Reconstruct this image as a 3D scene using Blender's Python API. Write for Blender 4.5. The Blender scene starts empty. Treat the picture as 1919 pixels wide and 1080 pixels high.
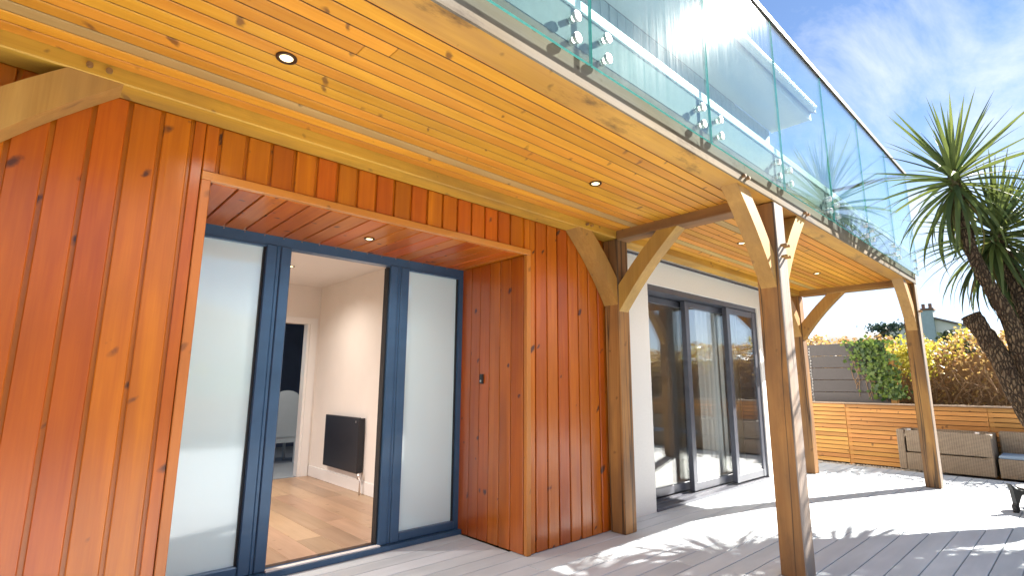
import bpy, bmesh, math, random
from mathutils import Vector, Matrix
random.seed(7)
R = math.radians
scene = bpy.context.scene
C = scene.collection

# ------------------------------------------------------------------ camera, sky, sun, exposure
cam_data = bpy.data.cameras.new('camera')
cam = bpy.data.objects.new('camera', cam_data); C.objects.link(cam)
YAW, PITCH, ROLL = 0.828554, 0.180915, 0.005536
cyw, syw, cpt, spt = math.cos(YAW), math.sin(YAW), math.cos(PITCH), math.sin(PITCH)
fwd = Vector((cyw*cpt, syw*cpt, spt)); rgt = Vector((syw, -cyw, 0)); upv = rgt.cross(fwd)
r2 = rgt*math.cos(ROLL) + upv*math.sin(ROLL); u2 = -rgt*math.sin(ROLL) + upv*math.cos(ROLL)
cam.matrix_world = Matrix(((r2.x, u2.x, -fwd.x, 0), (r2.y, u2.y, -fwd.y, 0), (r2.z, u2.z, -fwd.z, 1.2), (0, 0, 0, 1)))
cam_data.sensor_width = 36; cam_data.lens = 36*978.18/1919
cam_data.clip_start = 0.05; cam_data.clip_end = 4000
scene.camera = cam

SUN_AZ, SUN_EL = R(-20.7), R(36)
sun_dir = Vector((math.cos(SUN_AZ)*math.cos(SUN_EL), math.sin(SUN_AZ)*math.cos(SUN_EL), math.sin(SUN_EL)))
w = bpy.data.worlds.new('World'); scene.world = w; w.use_nodes = True
nt = w.node_tree; nt.nodes.clear()
def wn(t, **k):
    n = nt.nodes.new(t)
    for a, v in k.items(): setattr(n, a, v)
    return n
sky = wn('ShaderNodeTexSky', sky_type='NISHITA', sun_disc=False, sun_elevation=SUN_EL, sun_rotation=R(110.7))
sky.air_density = 0.65; sky.dust_density = 0.0; sky.ozone_density = 1.6
tc = wn('ShaderNodeTexCoord')
# thin cirrus: stretched noise on a plane high above (direction / elevation)
sep = wn('ShaderNodeSeparateXYZ'); nt.links.new(tc.outputs['Generated'], sep.inputs[0])
zc = wn('ShaderNodeMath', operation='MAXIMUM'); nt.links.new(sep.outputs[2], zc.inputs[0]); zc.inputs[1].default_value = 0.0
za = wn('ShaderNodeMath', operation='ADD'); nt.links.new(zc.outputs[0], za.inputs[0]); za.inputs[1].default_value = 0.18
dv = wn('ShaderNodeVectorMath', operation='DIVIDE'); cmb = wn('ShaderNodeCombineXYZ')
for i in range(3): nt.links.new(za.outputs[0], cmb.inputs[i])
nt.links.new(tc.outputs['Generated'], dv.inputs[0]); nt.links.new(cmb.outputs[0], dv.inputs[1])
mp = wn('ShaderNodeMapping'); mp.inputs['Rotation'].default_value = (0, 0, R(50)); mp.inputs['Scale'].default_value = (0.75, 1.5, 1.0); mp.inputs['Location'].default_value = (0.6, 0.25, 0)
nt.links.new(dv.outputs[0], mp.inputs[0])
n1 = wn('ShaderNodeTexNoise'); n1.inputs['Scale'].default_value = 1.6; n1.inputs['Detail'].default_value = 9; n1.inputs['Roughness'].default_value = 0.62; n1.inputs['Distortion'].default_value = 0.7
nt.links.new(mp.outputs[0], n1.inputs['Vector'])
cr = wn('ShaderNodeValToRGB'); cr.color_ramp.elements[0].position = 0.41; cr.color_ramp.elements[1].position = 0.70
nt.links.new(n1.outputs['Fac'], cr.inputs[0])
# more cloud towards the horizon
hz = wn('ShaderNodeMapRange'); hz.inputs[1].default_value = 0.0; hz.inputs[2].default_value = 0.4; hz.inputs[3].default_value = 0.8; hz.inputs[4].default_value = 0.0
nt.links.new(zc.outputs[0], hz.inputs[0])
mx = wn('ShaderNodeMath', operation='MAXIMUM'); nt.links.new(cr.outputs[0], mx.inputs[0]); nt.links.new(hz.outputs[0], mx.inputs[1])
ms = wn('ShaderNodeMath', operation='MULTIPLY'); nt.links.new(mx.outputs[0], ms.inputs[0]); ms.inputs[1].default_value = 0.85
mixs = wn('ShaderNodeMix', data_type='RGBA'); nt.links.new(ms.outputs[0], mixs.inputs[0]); nt.links.new(sky.outputs[0], mixs.inputs[6]); mixs.inputs[7].default_value = (4.9, 5.1, 5.3, 1)
bg = wn('ShaderNodeBackground'); bg.inputs['Strength'].default_value = 0.05
nt.links.new(mixs.outputs[2], bg.inputs[0])
wo = wn('ShaderNodeOutputWorld'); nt.links.new(bg.outputs[0], wo.inputs[0])

sl = bpy.data.lights.new('sun', 'SUN'); sl.energy = 5.0; sl.angle = R(0.53); sl.color = (1.0, 0.94, 0.84)
so = bpy.data.objects.new('sun', sl); C.objects.link(so)
so.rotation_euler = sun_dir.to_track_quat('Z', 'Y').to_euler(); so.location = (14, -6, 12)

scene.render.engine = 'CYCLES'
scene.cycles.max_bounces = 8; scene.cycles.diffuse_bounces = 5; scene.cycles.glossy_bounces = 4
scene.cycles.transparent_max_bounces = 24; scene.cycles.sample_clamp_indirect = 8
vs = scene.view_settings; vs.view_transform = 'Standard'; vs.look = 'None'; vs.gamma = 1.0; vs.exposure = 2.32

# ------------------------------------------------------------------ materials
def mat(name):
    m = bpy.data.materials.new(name); m.use_nodes = True
    t = m.node_tree; t.nodes.clear()
    o = t.nodes.new('ShaderNodeOutputMaterial')
    return m, t, o
def node(t, typ, ins=None, **k):
    n = t.nodes.new(typ)
    for a, v in k.items(): setattr(n, a, v)
    for key, v in (ins or {}).items():
        s = n.inputs[key]
        if isinstance(v, bpy.types.NodeSocket): t.links.new(v, s)
        else: s.default_value = v
    return n
def rgba(c): return (c[0], c[1], c[2], 1)
def mixc(t, fac, a, b, blend='MIX'):
    n = t.nodes.new('ShaderNodeMix'); n.data_type = 'RGBA'; n.blend_type = blend
    for s, v in ((n.inputs[0], fac), (n.inputs[6], a), (n.inputs[7], b)):
        if isinstance(v, bpy.types.NodeSocket): t.links.new(v, s)
        else: s.default_value = v
    return n.outputs[2]
def mth(t, op, a, b=0.0, clamp=False):
    n = t.nodes.new('ShaderNodeMath'); n.operation = op; n.use_clamp = clamp
    for s, v in ((n.inputs[0], a), (n.inputs[1], b)):
        if isinstance(v, bpy.types.NodeSocket): t.links.new(v, s)
        else: s.default_value = v
    return n.outputs[0]
def ramp(t, fac, p0, p1, c0=(0, 0, 0, 1), c1=(1, 1, 1, 1)):
    n = t.nodes.new('ShaderNodeValToRGB'); e = n.color_ramp.elements
    e[0].position = p0; e[1].position = p1; e[0].color = c0; e[1].color = c1
    t.links.new(fac, n.inputs[0]); return n.outputs[0]
def coords(t, scale, rnd=True):
    tcn = node(t, 'ShaderNodeTexCoord'); v = tcn.outputs['Object']
    if rnd:
        oi = node(t, 'ShaderNodeObjectInfo'); off = node(t, 'ShaderNodeVectorMath', operation='SCALE')
        off.inputs[0].default_value = (37, 53, 71); t.links.new(oi.outputs['Random'], off.inputs['Scale'])
        ad = node(t, 'ShaderNodeVectorMath', operation='ADD'); t.links.new(v, ad.inputs[0]); t.links.new(off.outputs[0], ad.inputs[1]); v = ad.outputs[0]
        rv = oi.outputs['Random']
    else: rv = None
    sc = node(t, 'ShaderNodeVectorMath', operation='MULTIPLY'); t.links.new(v, sc.inputs[0]); sc.inputs[1].default_value = scale
    return sc.outputs[0], v, rv

def wood(name, c_light, c_dark, axis, rough=0.45, coat=0.0, vary=0.25, knots=0.5, knot_col=(0.03, 0.015, 0.008), grey=None, grey_amt=0.0, stains=0.0, cracks=0.0, grain=1.0, hue=0.008, coat_ior=1.5, spec=0.5):
    m, t, o = mat(name)
    sc = [26.0]*3; sc[axis] = 1.1
    gv, raw, rv = coords(t, tuple(sc))
    na = node(t, 'ShaderNodeTexNoise', {'Vector': gv, 'Scale': 1.0, 'Detail': 5, 'Roughness': 0.6, 'Distortion': 0.6}).outputs['Fac']
    sc2 = [110.0]*3; sc2[axis] = 3.0
    gv2 = node(t, 'ShaderNodeVectorMath', operation='MULTIPLY'); t.links.new(raw, gv2.inputs[0]); gv2.inputs[1].default_value = sc2
    nb = node(t, 'ShaderNodeTexNoise', {'Vector': gv2.outputs[0], 'Scale': 1.0, 'Detail': 2}).outputs['Fac']
    f = mth(t, 'ADD', mth(t, 'MULTIPLY', na, 0.75), mth(t, 'MULTIPLY', nb, 0.25))
    col = mixc(t, ramp(t, f, 0.5-0.22/grain, 0.5+0.22/grain), rgba(c_dark), rgba(c_light))
    # broad blotches along the board
    sc3 = [5.0]*3; sc3[axis] = 1.4
    gv3 = node(t, 'ShaderNodeVectorMath', operation='MULTIPLY'); t.links.new(raw, gv3.inputs[0]); gv3.inputs[1].default_value = sc3
    nc = node(t, 'ShaderNodeTexNoise', {'Vector': gv3.outputs[0], 'Scale': 1.0, 'Detail': 3}).outputs['Fac']
    col = mixc(t, mth(t, 'MULTIPLY', ramp(t, nc, 0.35, 0.7), 0.45), col, rgba(tuple(0.62*x for x in c_dark)))
    if vary:
        hv = node(t, 'ShaderNodeHueSaturation', {'Color': col})
        t.links.new(mth(t, 'ADD', mth(t, 'MULTIPLY', rv, vary*2), 1-vary), hv.inputs['Value'])
        rr = mth(t, 'FRACT', mth(t, 'MULTIPLY', rv, 7.31))
        t.links.new(mth(t, 'ADD', mth(t, 'MULTIPLY', rr, hue*2), 0.5-hue), hv.inputs['Hue'])
        col = hv.outputs[0]
    if grey is not None:
        g = node(t, 'ShaderNodeTexNoise', {'Vector': gv3.outputs[0], 'Scale': 0.9, 'Detail': 4}).outputs['Fac']
        col = mixc(t, mth(t, 'MULTIPLY', ramp(t, g, 0.38, 0.6), grey_amt), col, rgba(grey))
    if stains:
        s4 = [6.0]*3; s4[axis] = 2.2
        gv4 = node(t, 'ShaderNodeVectorMath', operation='MULTIPLY'); t.links.new(raw, gv4.inputs[0]); gv4.inputs[1].default_value = s4
        sn = node(t, 'ShaderNodeTexNoise', {'Vector': gv4.outputs[0], 'Scale': 1.0, 'Detail': 6, 'Roughness': 0.7}).outputs['Fac']
        col = mixc(t, mth(t, 'MULTIPLY', ramp(t, sn, 0.55, 0.72), stains), col, (0.035, 0.018, 0.012, 1))
    if knots:
        dist = node(t, 'ShaderNodeTexNoise', {'Vector': raw, 'Scale': 14.0, 'Detail': 3})
        kd = node(t, 'ShaderNodeVectorMath', operation='MULTIPLY_ADD'); t.links.new(dist.outputs['Color'], kd.inputs[0]); kd.inputs[1].default_value = (0.05,)*3; t.links.new(raw, kd.inputs[2])
        kr = node(t, 'ShaderNodeVectorRotate', {'Vector': kd.outputs[0], 'Rotation': (R(38), R(38), R(38))}, rotation_type='EULER_XYZ')
        ks = [17.0]*3; ks[0 if axis != 0 else 1] = 6.5
        km = node(t, 'ShaderNodeVectorMath', {0: kr.outputs[0]}, operation='MULTIPLY'); km.inputs[1].default_value = ks
        vo = node(t, 'ShaderNodeTexVoronoi', {'Vector': km.outputs[0], 'Scale': 1.0})
        sp = node(t, 'ShaderNodeSeparateColor', {0: vo.outputs['Color']})
        keep = mth(t, 'GREATER_THAN', sp.outputs[0], 0.86)
        size = mth(t, 'ADD', mth(t, 'MULTIPLY', sp.outputs[1], 0.26), 0.14)
        kf = mth(t, 'SUBTRACT', 1.0, mth(t, 'DIVIDE', vo.outputs['Distance'], size), clamp=True)
        kf = mth(t, 'MULTIPLY', mth(t, 'MULTIPLY', mth(t, 'MULTIPLY', kf, 1.9, clamp=True), keep), knots, clamp=True)
        col = mixc(t, kf, col, rgba(knot_col))
    p = node(t, 'ShaderNodeBsdfPrincipled', {'Base Color': col, 'Roughness': rough, 'Specular IOR Level': spec, 'Coat Weight': coat, 'Coat Roughness': 0.24, 'Coat IOR': coat_ior})
    hgt = f
    if cracks:
        cs = [14.0]*3; cs[axis] = 0.3
        cv = node(t, 'ShaderNodeVectorMath', operation='MULTIPLY'); t.links.new(raw, cv.inputs[0]); cv.inputs[1].default_value = cs
        cn = node(t, 'ShaderNodeTexNoise', {'Vector': cv.outputs[0], 'Scale': 1.0, 'Detail': 2.5, 'Roughness': 0.5}).outputs['Fac']
        line = mth(t, 'SUBTRACT', 1.0, mth(t, 'MULTIPLY', mth(t, 'ABSOLUTE', mth(t, 'SUBTRACT', cn, 0.5)), 34.0), clamp=True)
        gate = node(t, 'ShaderNodeTexNoise', {'Vector': raw, 'Scale': 0.9, 'Detail': 1}).outputs['Fac']
        line = mth(t, 'MULTIPLY', line, ramp(t, gate, 0.30, 0.38))
        p.inputs['Base Color'].default_value = (1, 1, 1, 1)
        t.links.new(mixc(t, mth(t, 'MULTIPLY', line, cracks), col, (0.02, 0.012, 0.008, 1)), p.inputs['Base Color'])
        hgt = mth(t, 'SUBTRACT', f, mth(t, 'MULTIPLY', line, 1.5))
    b = node(t, 'ShaderNodeBump', {'Strength': 0.25, 'Distance': 0.003, 'Height': hgt}); t.links.new(b.outputs[0], p.inputs['Normal'])
    if coat: t.links.new(b.outputs[0], p.inputs['Coat Normal'])
    t.links.new(p.outputs[0], o.inputs[0]); return m

def plain(name, col, rough=0.5, metal=0.0, nscale=0, namt=0.0, bump=0.0, coat=0.0, spec=0.5, vary=0.0):
    m, t, o = mat(name)
    p = node(t, 'ShaderNodeBsdfPrincipled', {'Base Color': rgba(col), 'Roughness': rough, 'Metallic': metal, 'Coat Weight': coat, 'Coat Roughness': 0.05, 'Specular IOR Level': spec})
    if nscale:
        v, raw, rv = coords(t, (1, 1, 1), rnd=bool(vary))
        n = node(t, 'ShaderNodeTexNoise', {'Vector': raw, 'Scale': nscale, 'Detail': 6, 'Roughness': 0.65})
        c = mixc(t, ramp(t, n.outputs['Fac'], 0.3, 0.7), rgba(tuple(x*(1-namt) for x in col)), rgba(tuple(min(1, x*(1+namt*0.6)) for x in col)))
        if vary:
            hv = node(t, 'ShaderNodeHueSaturation', {'Color': c})
            t.links.new(mth(t, 'ADD', mth(t, 'MULTIPLY', rv, vary*2), 1-vary), hv.inputs['Value']); c = hv.outputs[0]
        t.links.new(c, p.inputs['Base Color'])
        if bump:
            b = node(t, 'ShaderNodeBump', {'Strength': bump, 'Distance': 0.005, 'Height': n.outputs['Fac']}); t.links.new(b.outputs[0], p.inputs['Normal'])
    t.links.new(p.outputs[0], o.inputs[0]); return m

def glass(name, tint=(0.97, 0.99, 0.98), glare_film=0.0, glare_rough=0.3, refl=1.0):
    m, t, o = mat(name)
    g = node(t, 'ShaderNodeNewGeometry')
    d = node(t, 'ShaderNodeVectorMath', operation='DOT_PRODUCT'); t.links.new(g.outputs['Normal'], d.inputs[0]); t.links.new(g.outputs['Incoming'], d.inputs[1])
    c = mth(t, 'ABSOLUTE', d.outputs['Value'])
    fr = mth(t, 'ADD', 0.042*refl, mth(t, 'MULTIPLY', mth(t, 'POWER', mth(t, 'SUBTRACT', 1.0, c), 5.0), 0.95), clamp=True)
    tr = node(t, 'ShaderNodeBsdfTransparent', {'Color': rgba(tint)})
    gl = node(t, 'ShaderNodeBsdfGlossy', {'Color': (1, 1, 1, 1), 'Roughness': 0.0})
    mxn = node(t, 'ShaderNodeMixShader', {0: fr, 1: tr.outputs[0], 2: gl.outputs[0]})
    out = mxn.outputs[0]
    if glare_film:  # streaky dust film, added to spread the sun's glare over the glass
        v, raw, rv = coords(t, (60, 60, 2.0), rnd=False)
        n = node(t, 'ShaderNodeTexNoise', {'Vector': v, 'Scale': 1.0, 'Detail': 4}).outputs['Fac']
        gd = node(t, 'ShaderNodeBsdfGlossy', {'Color': (1, 1, 1, 1), 'Roughness': glare_rough})
        df = node(t, 'ShaderNodeBsdfDiffuse', {'Color': (0.7, 0.75, 0.78, 1)})
        dm = node(t, 'ShaderNodeMixShader', {0: 0.5, 1: gd.outputs[0], 2: df.outputs[0]})
        out = node(t, 'ShaderNodeMixShader', {0: mth(t, 'MULTIPLY', ramp(t, n, 0.3, 0.75), glare_film), 1: out, 2: dm.outputs[0]}).outputs[0]
    t.links.new(out, o.inputs[0]); return m

def emit(name, col, s):
    m, t, o = mat(name); e = node(t, 'ShaderNodeEmission', {'Color': rgba(col), 'Strength': s}); t.links.new(e.outputs[0], o.inputs[0]); return m

def leafmat(name, c0, c1, trans=0.35, rough=0.45):
    m, t, o = mat(name)
    g = node(t, 'ShaderNodeNewGeometry'); oi = node(t, 'ShaderNodeObjectInfo')
    r = mth(t, 'FRACT', mth(t, 'ADD', g.outputs['Random Per Island'], oi.outputs['Random']))
    col = ramp(t, r, 0.0, 1.0, rgba(c0), rgba(c1))
    p = node(t, 'ShaderNodeBsdfPrincipled', {'Base Color': col, 'Roughness': rough})
    tl = node(t, 'ShaderNodeBsdfTranslucent', {'Color': col})
    mxn = node(t, 'ShaderNodeMixShader', {0: trans, 1: p.outputs[0], 2: tl.outputs[0]})
    t.links.new(mxn.outputs[0], o.inputs[0]); return m

M = {}
CL_L, CL_D = (0.58, 0.150, 0.003), (0.38, 0.068, 0.0015)
for ax, n in ((2, 'clad_z'), (1, 'clad_y'), (0, 'clad_x')):
    M[n] = wood('stained_larch_'+n[-1], CL_L, CL_D, ax, rough=0.42, coat=1.0 if ax == 2 else 0.3, coat_ior=1.55, spec=0.15, vary=0.12, knots=0.9, knot_col=(0.045, 0.014, 0.012), grain=0.8)
M['trim_z'] = wood('stained_trim_z', (0.58, 0.20, 0.03), (0.47, 0.14, 0.018), 2, rough=0.38, coat=0.3, vary=0.03, knots=0.5, grain=0.7)
M['trim_x'] = wood('stained_trim_x', (0.58, 0.20, 0.03), (0.47, 0.14, 0.018), 0, rough=0.38, coat=0.3, vary=0.03, knots=0.5, grain=0.7)
M['soffit'] = wood('pine_soffit', (0.76, 0.345, 0.032), (0.61, 0.235, 0.015), 0, rough=0.5, coat=0.1, vary=0.15, knots=0.8, knot_col=(0.13, 0.045, 0.012), grain=1.2)
M['soffit_grey'] = wood('weathered_pine_soffit', (0.56, 0.36, 0.13), (0.44, 0.26, 0.075), 0, rough=0.55, vary=0.08, knots=0.7)
OL, OD = (0.50, 0.265, 0.068), (0.31, 0.14, 0.032)
for ax, n in ((0, 'oak_x'), (1, 'oak_y'), (2, 'oak_z')):
    M[n] = wood('green_oak_'+n[-1], OL, OD, ax, rough=0.62, vary=0.1, knots=0.6, knot_col=(0.11, 0.05, 0.02), grey=(0.17, 0.085, 0.035), grey_amt=0.8, stains=0.3, cracks=0.0 if ax != 2 else 0.9)
M['oak_x'] = wood('golden_oak_beam', (0.68, 0.365, 0.045), (0.50, 0.24, 0.022), 0, rough=0.6, vary=0.05, knots=0.6, knot_col=(0.12, 0.055, 0.02), grey=(0.26, 0.13, 0.03), grey_amt=0.55, stains=0.25)
M['oak_b'] = wood('golden_oak_brace', (0.54, 0.305, 0.072), (0.37, 0.185, 0.036), 2, rough=0.6, vary=0.08, knots=0.6, knot_col=(0.15, 0.07, 0.03), grey=(0.30, 0.16, 0.05), grey_amt=0.5)
M['oak_face'] = wood('bleached_oak_beam', (0.25, 0.19, 0.125), (0.165, 0.115, 0.07), 0, rough=0.85, spec=0.15, vary=0.05, knots=0.5, grey=(0.17, 0.15, 0.135), grey_amt=0.7, stains=0.7)
M['oak_under'] = wood('stained_oak_beam', (0.62, 0.31, 0.055), (0.46, 0.20, 0.03), 0, rough=0.62, vary=0.05, knots=0.5, grey=(0.30, 0.14, 0.05), grey_amt=0.5, stains=0.9)
M['oak_zface'] = wood('bleached_oak_post', (0.36, 0.27, 0.19), (0.26, 0.18, 0.12), 2, rough=0.7, vary=0.05, knots=0.4, grey=(0.23, 0.20, 0.185), grey_amt=0.7, stains=0.2, cracks=0.7)
M['deck'] = wood('grey_composite_deck', (0.575, 0.63, 0.68), (0.515, 0.57, 0.62), 0, rough=0.6, vary=0.05, knots=0.0, grain=0.8)
M['slat'] = wood('larch_slat', (0.66, 0.34, 0.10), (0.50, 0.22, 0.05), 1, rough=0.55, vary=0.2, knots=0.7, knot_col=(0.12, 0.05, 0.02))
M['slat_x'] = wood('larch_slat_x', (0.66, 0.34, 0.10), (0.50, 0.22, 0.05), 0, rough=0.55, vary=0.2, knots=0.7, knot_col=(0.12, 0.05, 0.02))
M['cap'] = wood('fence_cap', (0.50, 0.38, 0.27), (0.40, 0.29, 0.2), 1, rough=0.6, vary=0.05, knots=0.3)
M['floor'] = wood('oak_laminate', (0.52, 0.36, 0.24), (0.40, 0.255, 0.155), 1, rough=0.35, vary=0.16, knots=0.5, knot_col=(0.16, 0.08, 0.04))
M['render'] = plain('white_render', (0.78, 0.75, 0.70), 0.8, nscale=60, namt=0.05, bump=0.15)
M['plaster'] = plain('cream_plaster', (0.80, 0.755, 0.71), 0.75, nscale=3, namt=0.03)
M['ceiling'] = plain('white_ceiling', (0.78, 0.76, 0.74), 0.8, nscale=3, namt=0.02)
M['gloss_white'] = plain('white_gloss_paint', (0.82, 0.81, 0.80), 0.3, nscale=5, namt=0.02)
M['beige'] = plain('beige_wall', (0.62, 0.47, 0.30), 0.8, nscale=4, namt=0.05)
M['frame'] = plain('anthracite_frame', (0.045, 0.105, 0.20), 0.34, metal=0.25, nscale=8, namt=0.12, coat=0.2)
M['frame2'] = plain('grey_frame', (0.10, 0.105, 0.13), 0.36, metal=0.2, nscale=8, namt=0.12, coat=0.1)
M['gasket'] = plain('black_gasket', (0.012, 0.013, 0.016), 0.6, nscale=20, namt=0.1)
M['alu'] = plain('bright_aluminium', (0.75, 0.76, 0.76), 0.25, metal=1.0, nscale=40, namt=0.05)
M['steel'] = plain('brushed_steel', (0.72, 0.70, 0.70), 0.28, metal=1.0, nscale=90, namt=0.08)
M['rail'] = plain('dark_handrail', (0.04, 0.025, 0.02), 0.55, metal=0.0, nscale=30, namt=0.1)
M['radiator'] = plain('black_radiator', (0.012, 0.014, 0.022), 0.35, nscale=30, namt=0.1)
M['black'] = plain('black_plastic', (0.012, 0.012, 0.014), 0.35, nscale=40, namt=0.1)
M['iron'] = plain('black_cast_iron', (0.018, 0.018, 0.017), 0.55, nscale=90, namt=0.3, bump=0.3)
M['curtain'] = plain('white_curtain', (0.78, 0.79, 0.78), 0.85, nscale=120, namt=0.04)
M['darkroom'] = plain('dark_blue_wall', (0.09, 0.13, 0.23), 0.7, nscale=4, namt=0.1)
M['carpet'] = plain('grey_carpet', (0.28, 0.32, 0.36), 0.95, nscale=150, namt=0.25, bump=0.4)
M['headboard'] = plain('pale_blue_paint', (0.42, 0.50, 0.56), 0.5, nscale=6, namt=0.04)
M['bezel'] = plain('bronze_bezel', (0.07, 0.035, 0.02), 0.35, metal=0.6, nscale=40, namt=0.1)
M['lamp'] = emit('lit_lamp', (1.0, 0.74, 0.36), 1.6)
M['glass_pane'] = glass('window_glass', (0.98, 0.985, 0.98), refl=1.6)
M['glass_bal'] = glass('balustrade_glass', (0.86, 0.95, 0.94), glare_film=0.03, glare_rough=0.13)
M['glass_edge'] = plain('glass_edge', (0.10, 0.42, 0.38), 0.15, nscale=20, namt=0.2, coat=0.6)
def frosted():
    m, t, o = mat('frosted_glass')
    v, raw, rv = coords(t, (1, 1, 1), rnd=False)
    p = node(t, 'ShaderNodeBsdfPrincipled', {'Base Color': (0.77, 0.96, 1.0, 1), 'Roughness': 0.35, 'Coat Weight': 1.0, 'Coat Roughness': 0.07, 'Coat IOR': 2.4})
    tl = node(t, 'ShaderNodeBsdfTranslucent', {'Color': (0.75, 0.85, 0.87, 1)})
    mx_ = node(t, 'ShaderNodeMixShader', {0: 0.18, 1: p.outputs[0], 2: tl.outputs[0]})
    t.links.new(mx_.outputs[0], o.inputs[0]); return m
M['frost'] = frosted()
M['grey_comp'] = plain('grey_composite_board', (0.075, 0.066, 0.07), 0.6, nscale=25, namt=0.12, vary=0.05)
M['stone'] = plain('gravel_stone', (0.45, 0.41, 0.36), 0.85, nscale=8, namt=0.35, vary=0.0)
M['gravel'] = plain('gravel_bed', (0.30, 0.26, 0.22), 0.9, nscale=90, namt=0.5, bump=0.8)
M['lawn'] = plain('lawn', (0.06, 0.085, 0.025), 0.9, nscale=3, namt=0.4, bump=0.5)
M['hill'] = plain('hillside', (0.19, 0.185, 0.17), 0.95, nscale=0.02, namt=0.3)
M['bark'] = None
def bark():
    m, t, o = mat('palm_bark')
    v, raw, rv = coords(t, (40, 40, 13), rnd=False)
    dn = node(t, 'ShaderNodeTexNoise', {'Vector': raw, 'Scale': 11.0, 'Detail': 4})
    dvv = node(t, 'ShaderNodeVectorMath', operation='MULTIPLY_ADD'); t.links.new(dn.outputs['Color'], dvv.inputs[0]); dvv.inputs[1].default_value = (1.6, 1.6, 1.6); t.links.new(v, dvv.inputs[2])
    vo = node(t, 'ShaderNodeTexVoronoi', {'Vector': dvv.outputs[0], 'Scale': 1.0, 'Randomness': 1.0}, feature='DISTANCE_TO_EDGE')
    n = node(t, 'ShaderNodeTexNoise', {'Vector': raw, 'Scale': 6.0, 'Detail': 7, 'Roughness': 0.7}).outputs['Fac']
    n2 = node(t, 'ShaderNodeTexNoise', {'Vector': raw, 'Scale': 60.0, 'Detail': 5, 'Roughness': 0.7}).outputs['Fac']
    c = mixc(t, ramp(t, n, 0.35, 0.65), (0.15, 0.08, 0.04, 1), (0.34, 0.21, 0.10, 1))
    c = mixc(t, ramp(t, n2, 0.3, 0.7), c, (0.16, 0.115, 0.08, 1))
    edge = ramp(t, vo.outputs['Distance'], 0.02, 0.22)
    c = mixc(t, edge, (0.055, 0.033, 0.02, 1), c)
    p = node(t, 'ShaderNodeBsdfPrincipled', {'Base Color': c, 'Roughness': 0.9, 'Specular IOR Level': 0.2})
    hh = mth(t, 'ADD', edge, mth(t, 'MULTIPLY', n2, 0.5))
    b = node(t, 'ShaderNodeBump', {'Strength': 1.0, 'Distance': 0.02, 'Height': hh}); t.links.new(b.outputs[0], p.inputs['Normal'])
    t.links.new(p.outputs[0], o.inputs[0]); return m
M['bark'] = bark()
def rattan():
    m, t, o = mat('rattan_weave')
    tcn = node(t, 'ShaderNodeTexCoord')
    wz = node(t, 'ShaderNodeTexWave', {'Vector': tcn.outputs['Object'], 'Scale': 18.0, 'Distortion': 1.2, 'Detail': 2, 'Detail Scale': 4.0}, bands_direction='Z')
    wy = node(t, 'ShaderNodeTexWave', {'Vector': tcn.outputs['Object'], 'Scale': 12.0, 'Distortion': 1.0, 'Detail': 2}, bands_direction='Y')
    n = node(t, 'ShaderNodeTexNoise', {'Vector': tcn.outputs['Object'], 'Scale': 14.0, 'Detail': 5}).outputs['Fac']
    f = mth(t, 'ADD', mth(t, 'MULTIPLY', wz.outputs['Fac'], 0.45), mth(t, 'ADD', mth(t, 'MULTIPLY', wy.outputs['Fac'], 0.2), mth(t, 'MULTIPLY', n, 0.4)))
    c = mixc(t, ramp(t, f, 0.25, 0.8), (0.17, 0.125, 0.085, 1), (0.40, 0.31, 0.22, 1))
    p = node(t, 'ShaderNodeBsdfPrincipled', {'Base Color': c, 'Roughness': 0.6})
    b = node(t, 'ShaderNodeBump', {'Strength': 0.6, 'Distance': 0.006, 'Height': f}); t.links.new(b.outputs[0], p.inputs['Normal'])
    t.links.new(p.outputs[0], o.inputs[0]); return m
M['rattan'] = rattan()
M['cushion'] = plain('blue_grey_cushion', (0.30, 0.40, 0.52), 0.9, nscale=200, namt=0.12, bump=0.2)
M['palm_leaf'] = leafmat('palm_leaf', (0.035, 0.062, 0.022), (0.16, 0.19, 0.045), 0.3, 0.55)
M['palm_dead'] = leafmat('palm_leaf_old', (0.10, 0.07, 0.025), (0.22, 0.17, 0.05), 0.3, 0.5)
M['hedge_leaf'] = leafmat('russet_hedge_leaf', (0.24, 0.12, 0.05), (0.62, 0.43, 0.16), 0.35)
M['hedge_yellow'] = leafmat('yellow_hedge_leaf', (0.40, 0.34, 0.03), (0.62, 0.56, 0.10), 0.35)
M['ivy'] = leafmat('ivy_leaf', (0.02, 0.06, 0.014), (0.17, 0.25, 0.04), 0.2)
M['twig'] = plain('hedge_twig', (0.32, 0.20, 0.11), 0.9, nscale=20, namt=0.35)
M['pine'] = leafmat('pine_needles', (0.02, 0.045, 0.03), (0.05, 0.08, 0.05), 0.1)
M['bush'] = leafmat('dark_bush_leaf', (0.03, 0.05, 0.03), (0.09, 0.11, 0.05), 0.2)
M['house_wall'] = plain('pale_house_render', (0.68, 0.66, 0.62), 0.85, nscale=2, namt=0.08)
M['chimney'] = plain('blue_grey_render', (0.38, 0.46, 0.50), 0.85, nscale=2, namt=0.1)
M['slate'] = plain('slate_roof', (0.16, 0.13, 0.12), 0.7, nscale=6, namt=0.25)
M['terracotta'] = plain('terracotta_pot', (0.22, 0.13, 0.10), 0.8, nscale=6, namt=0.2)
M['fascia_white'] = plain('white_upvc', (0.74, 0.76, 0.78), 0.4, nscale=5, namt=0.03)
M['upper'] = plain('pale_blue_board', (0.42, 0.47, 0.53), 0.6, nscale=12, namt=0.08, vary=0.04)
M['balc'] = plain('balcony_edge_board', (0.15, 0.18, 0.185), 0.8, nscale=20, namt=0.1)

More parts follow.
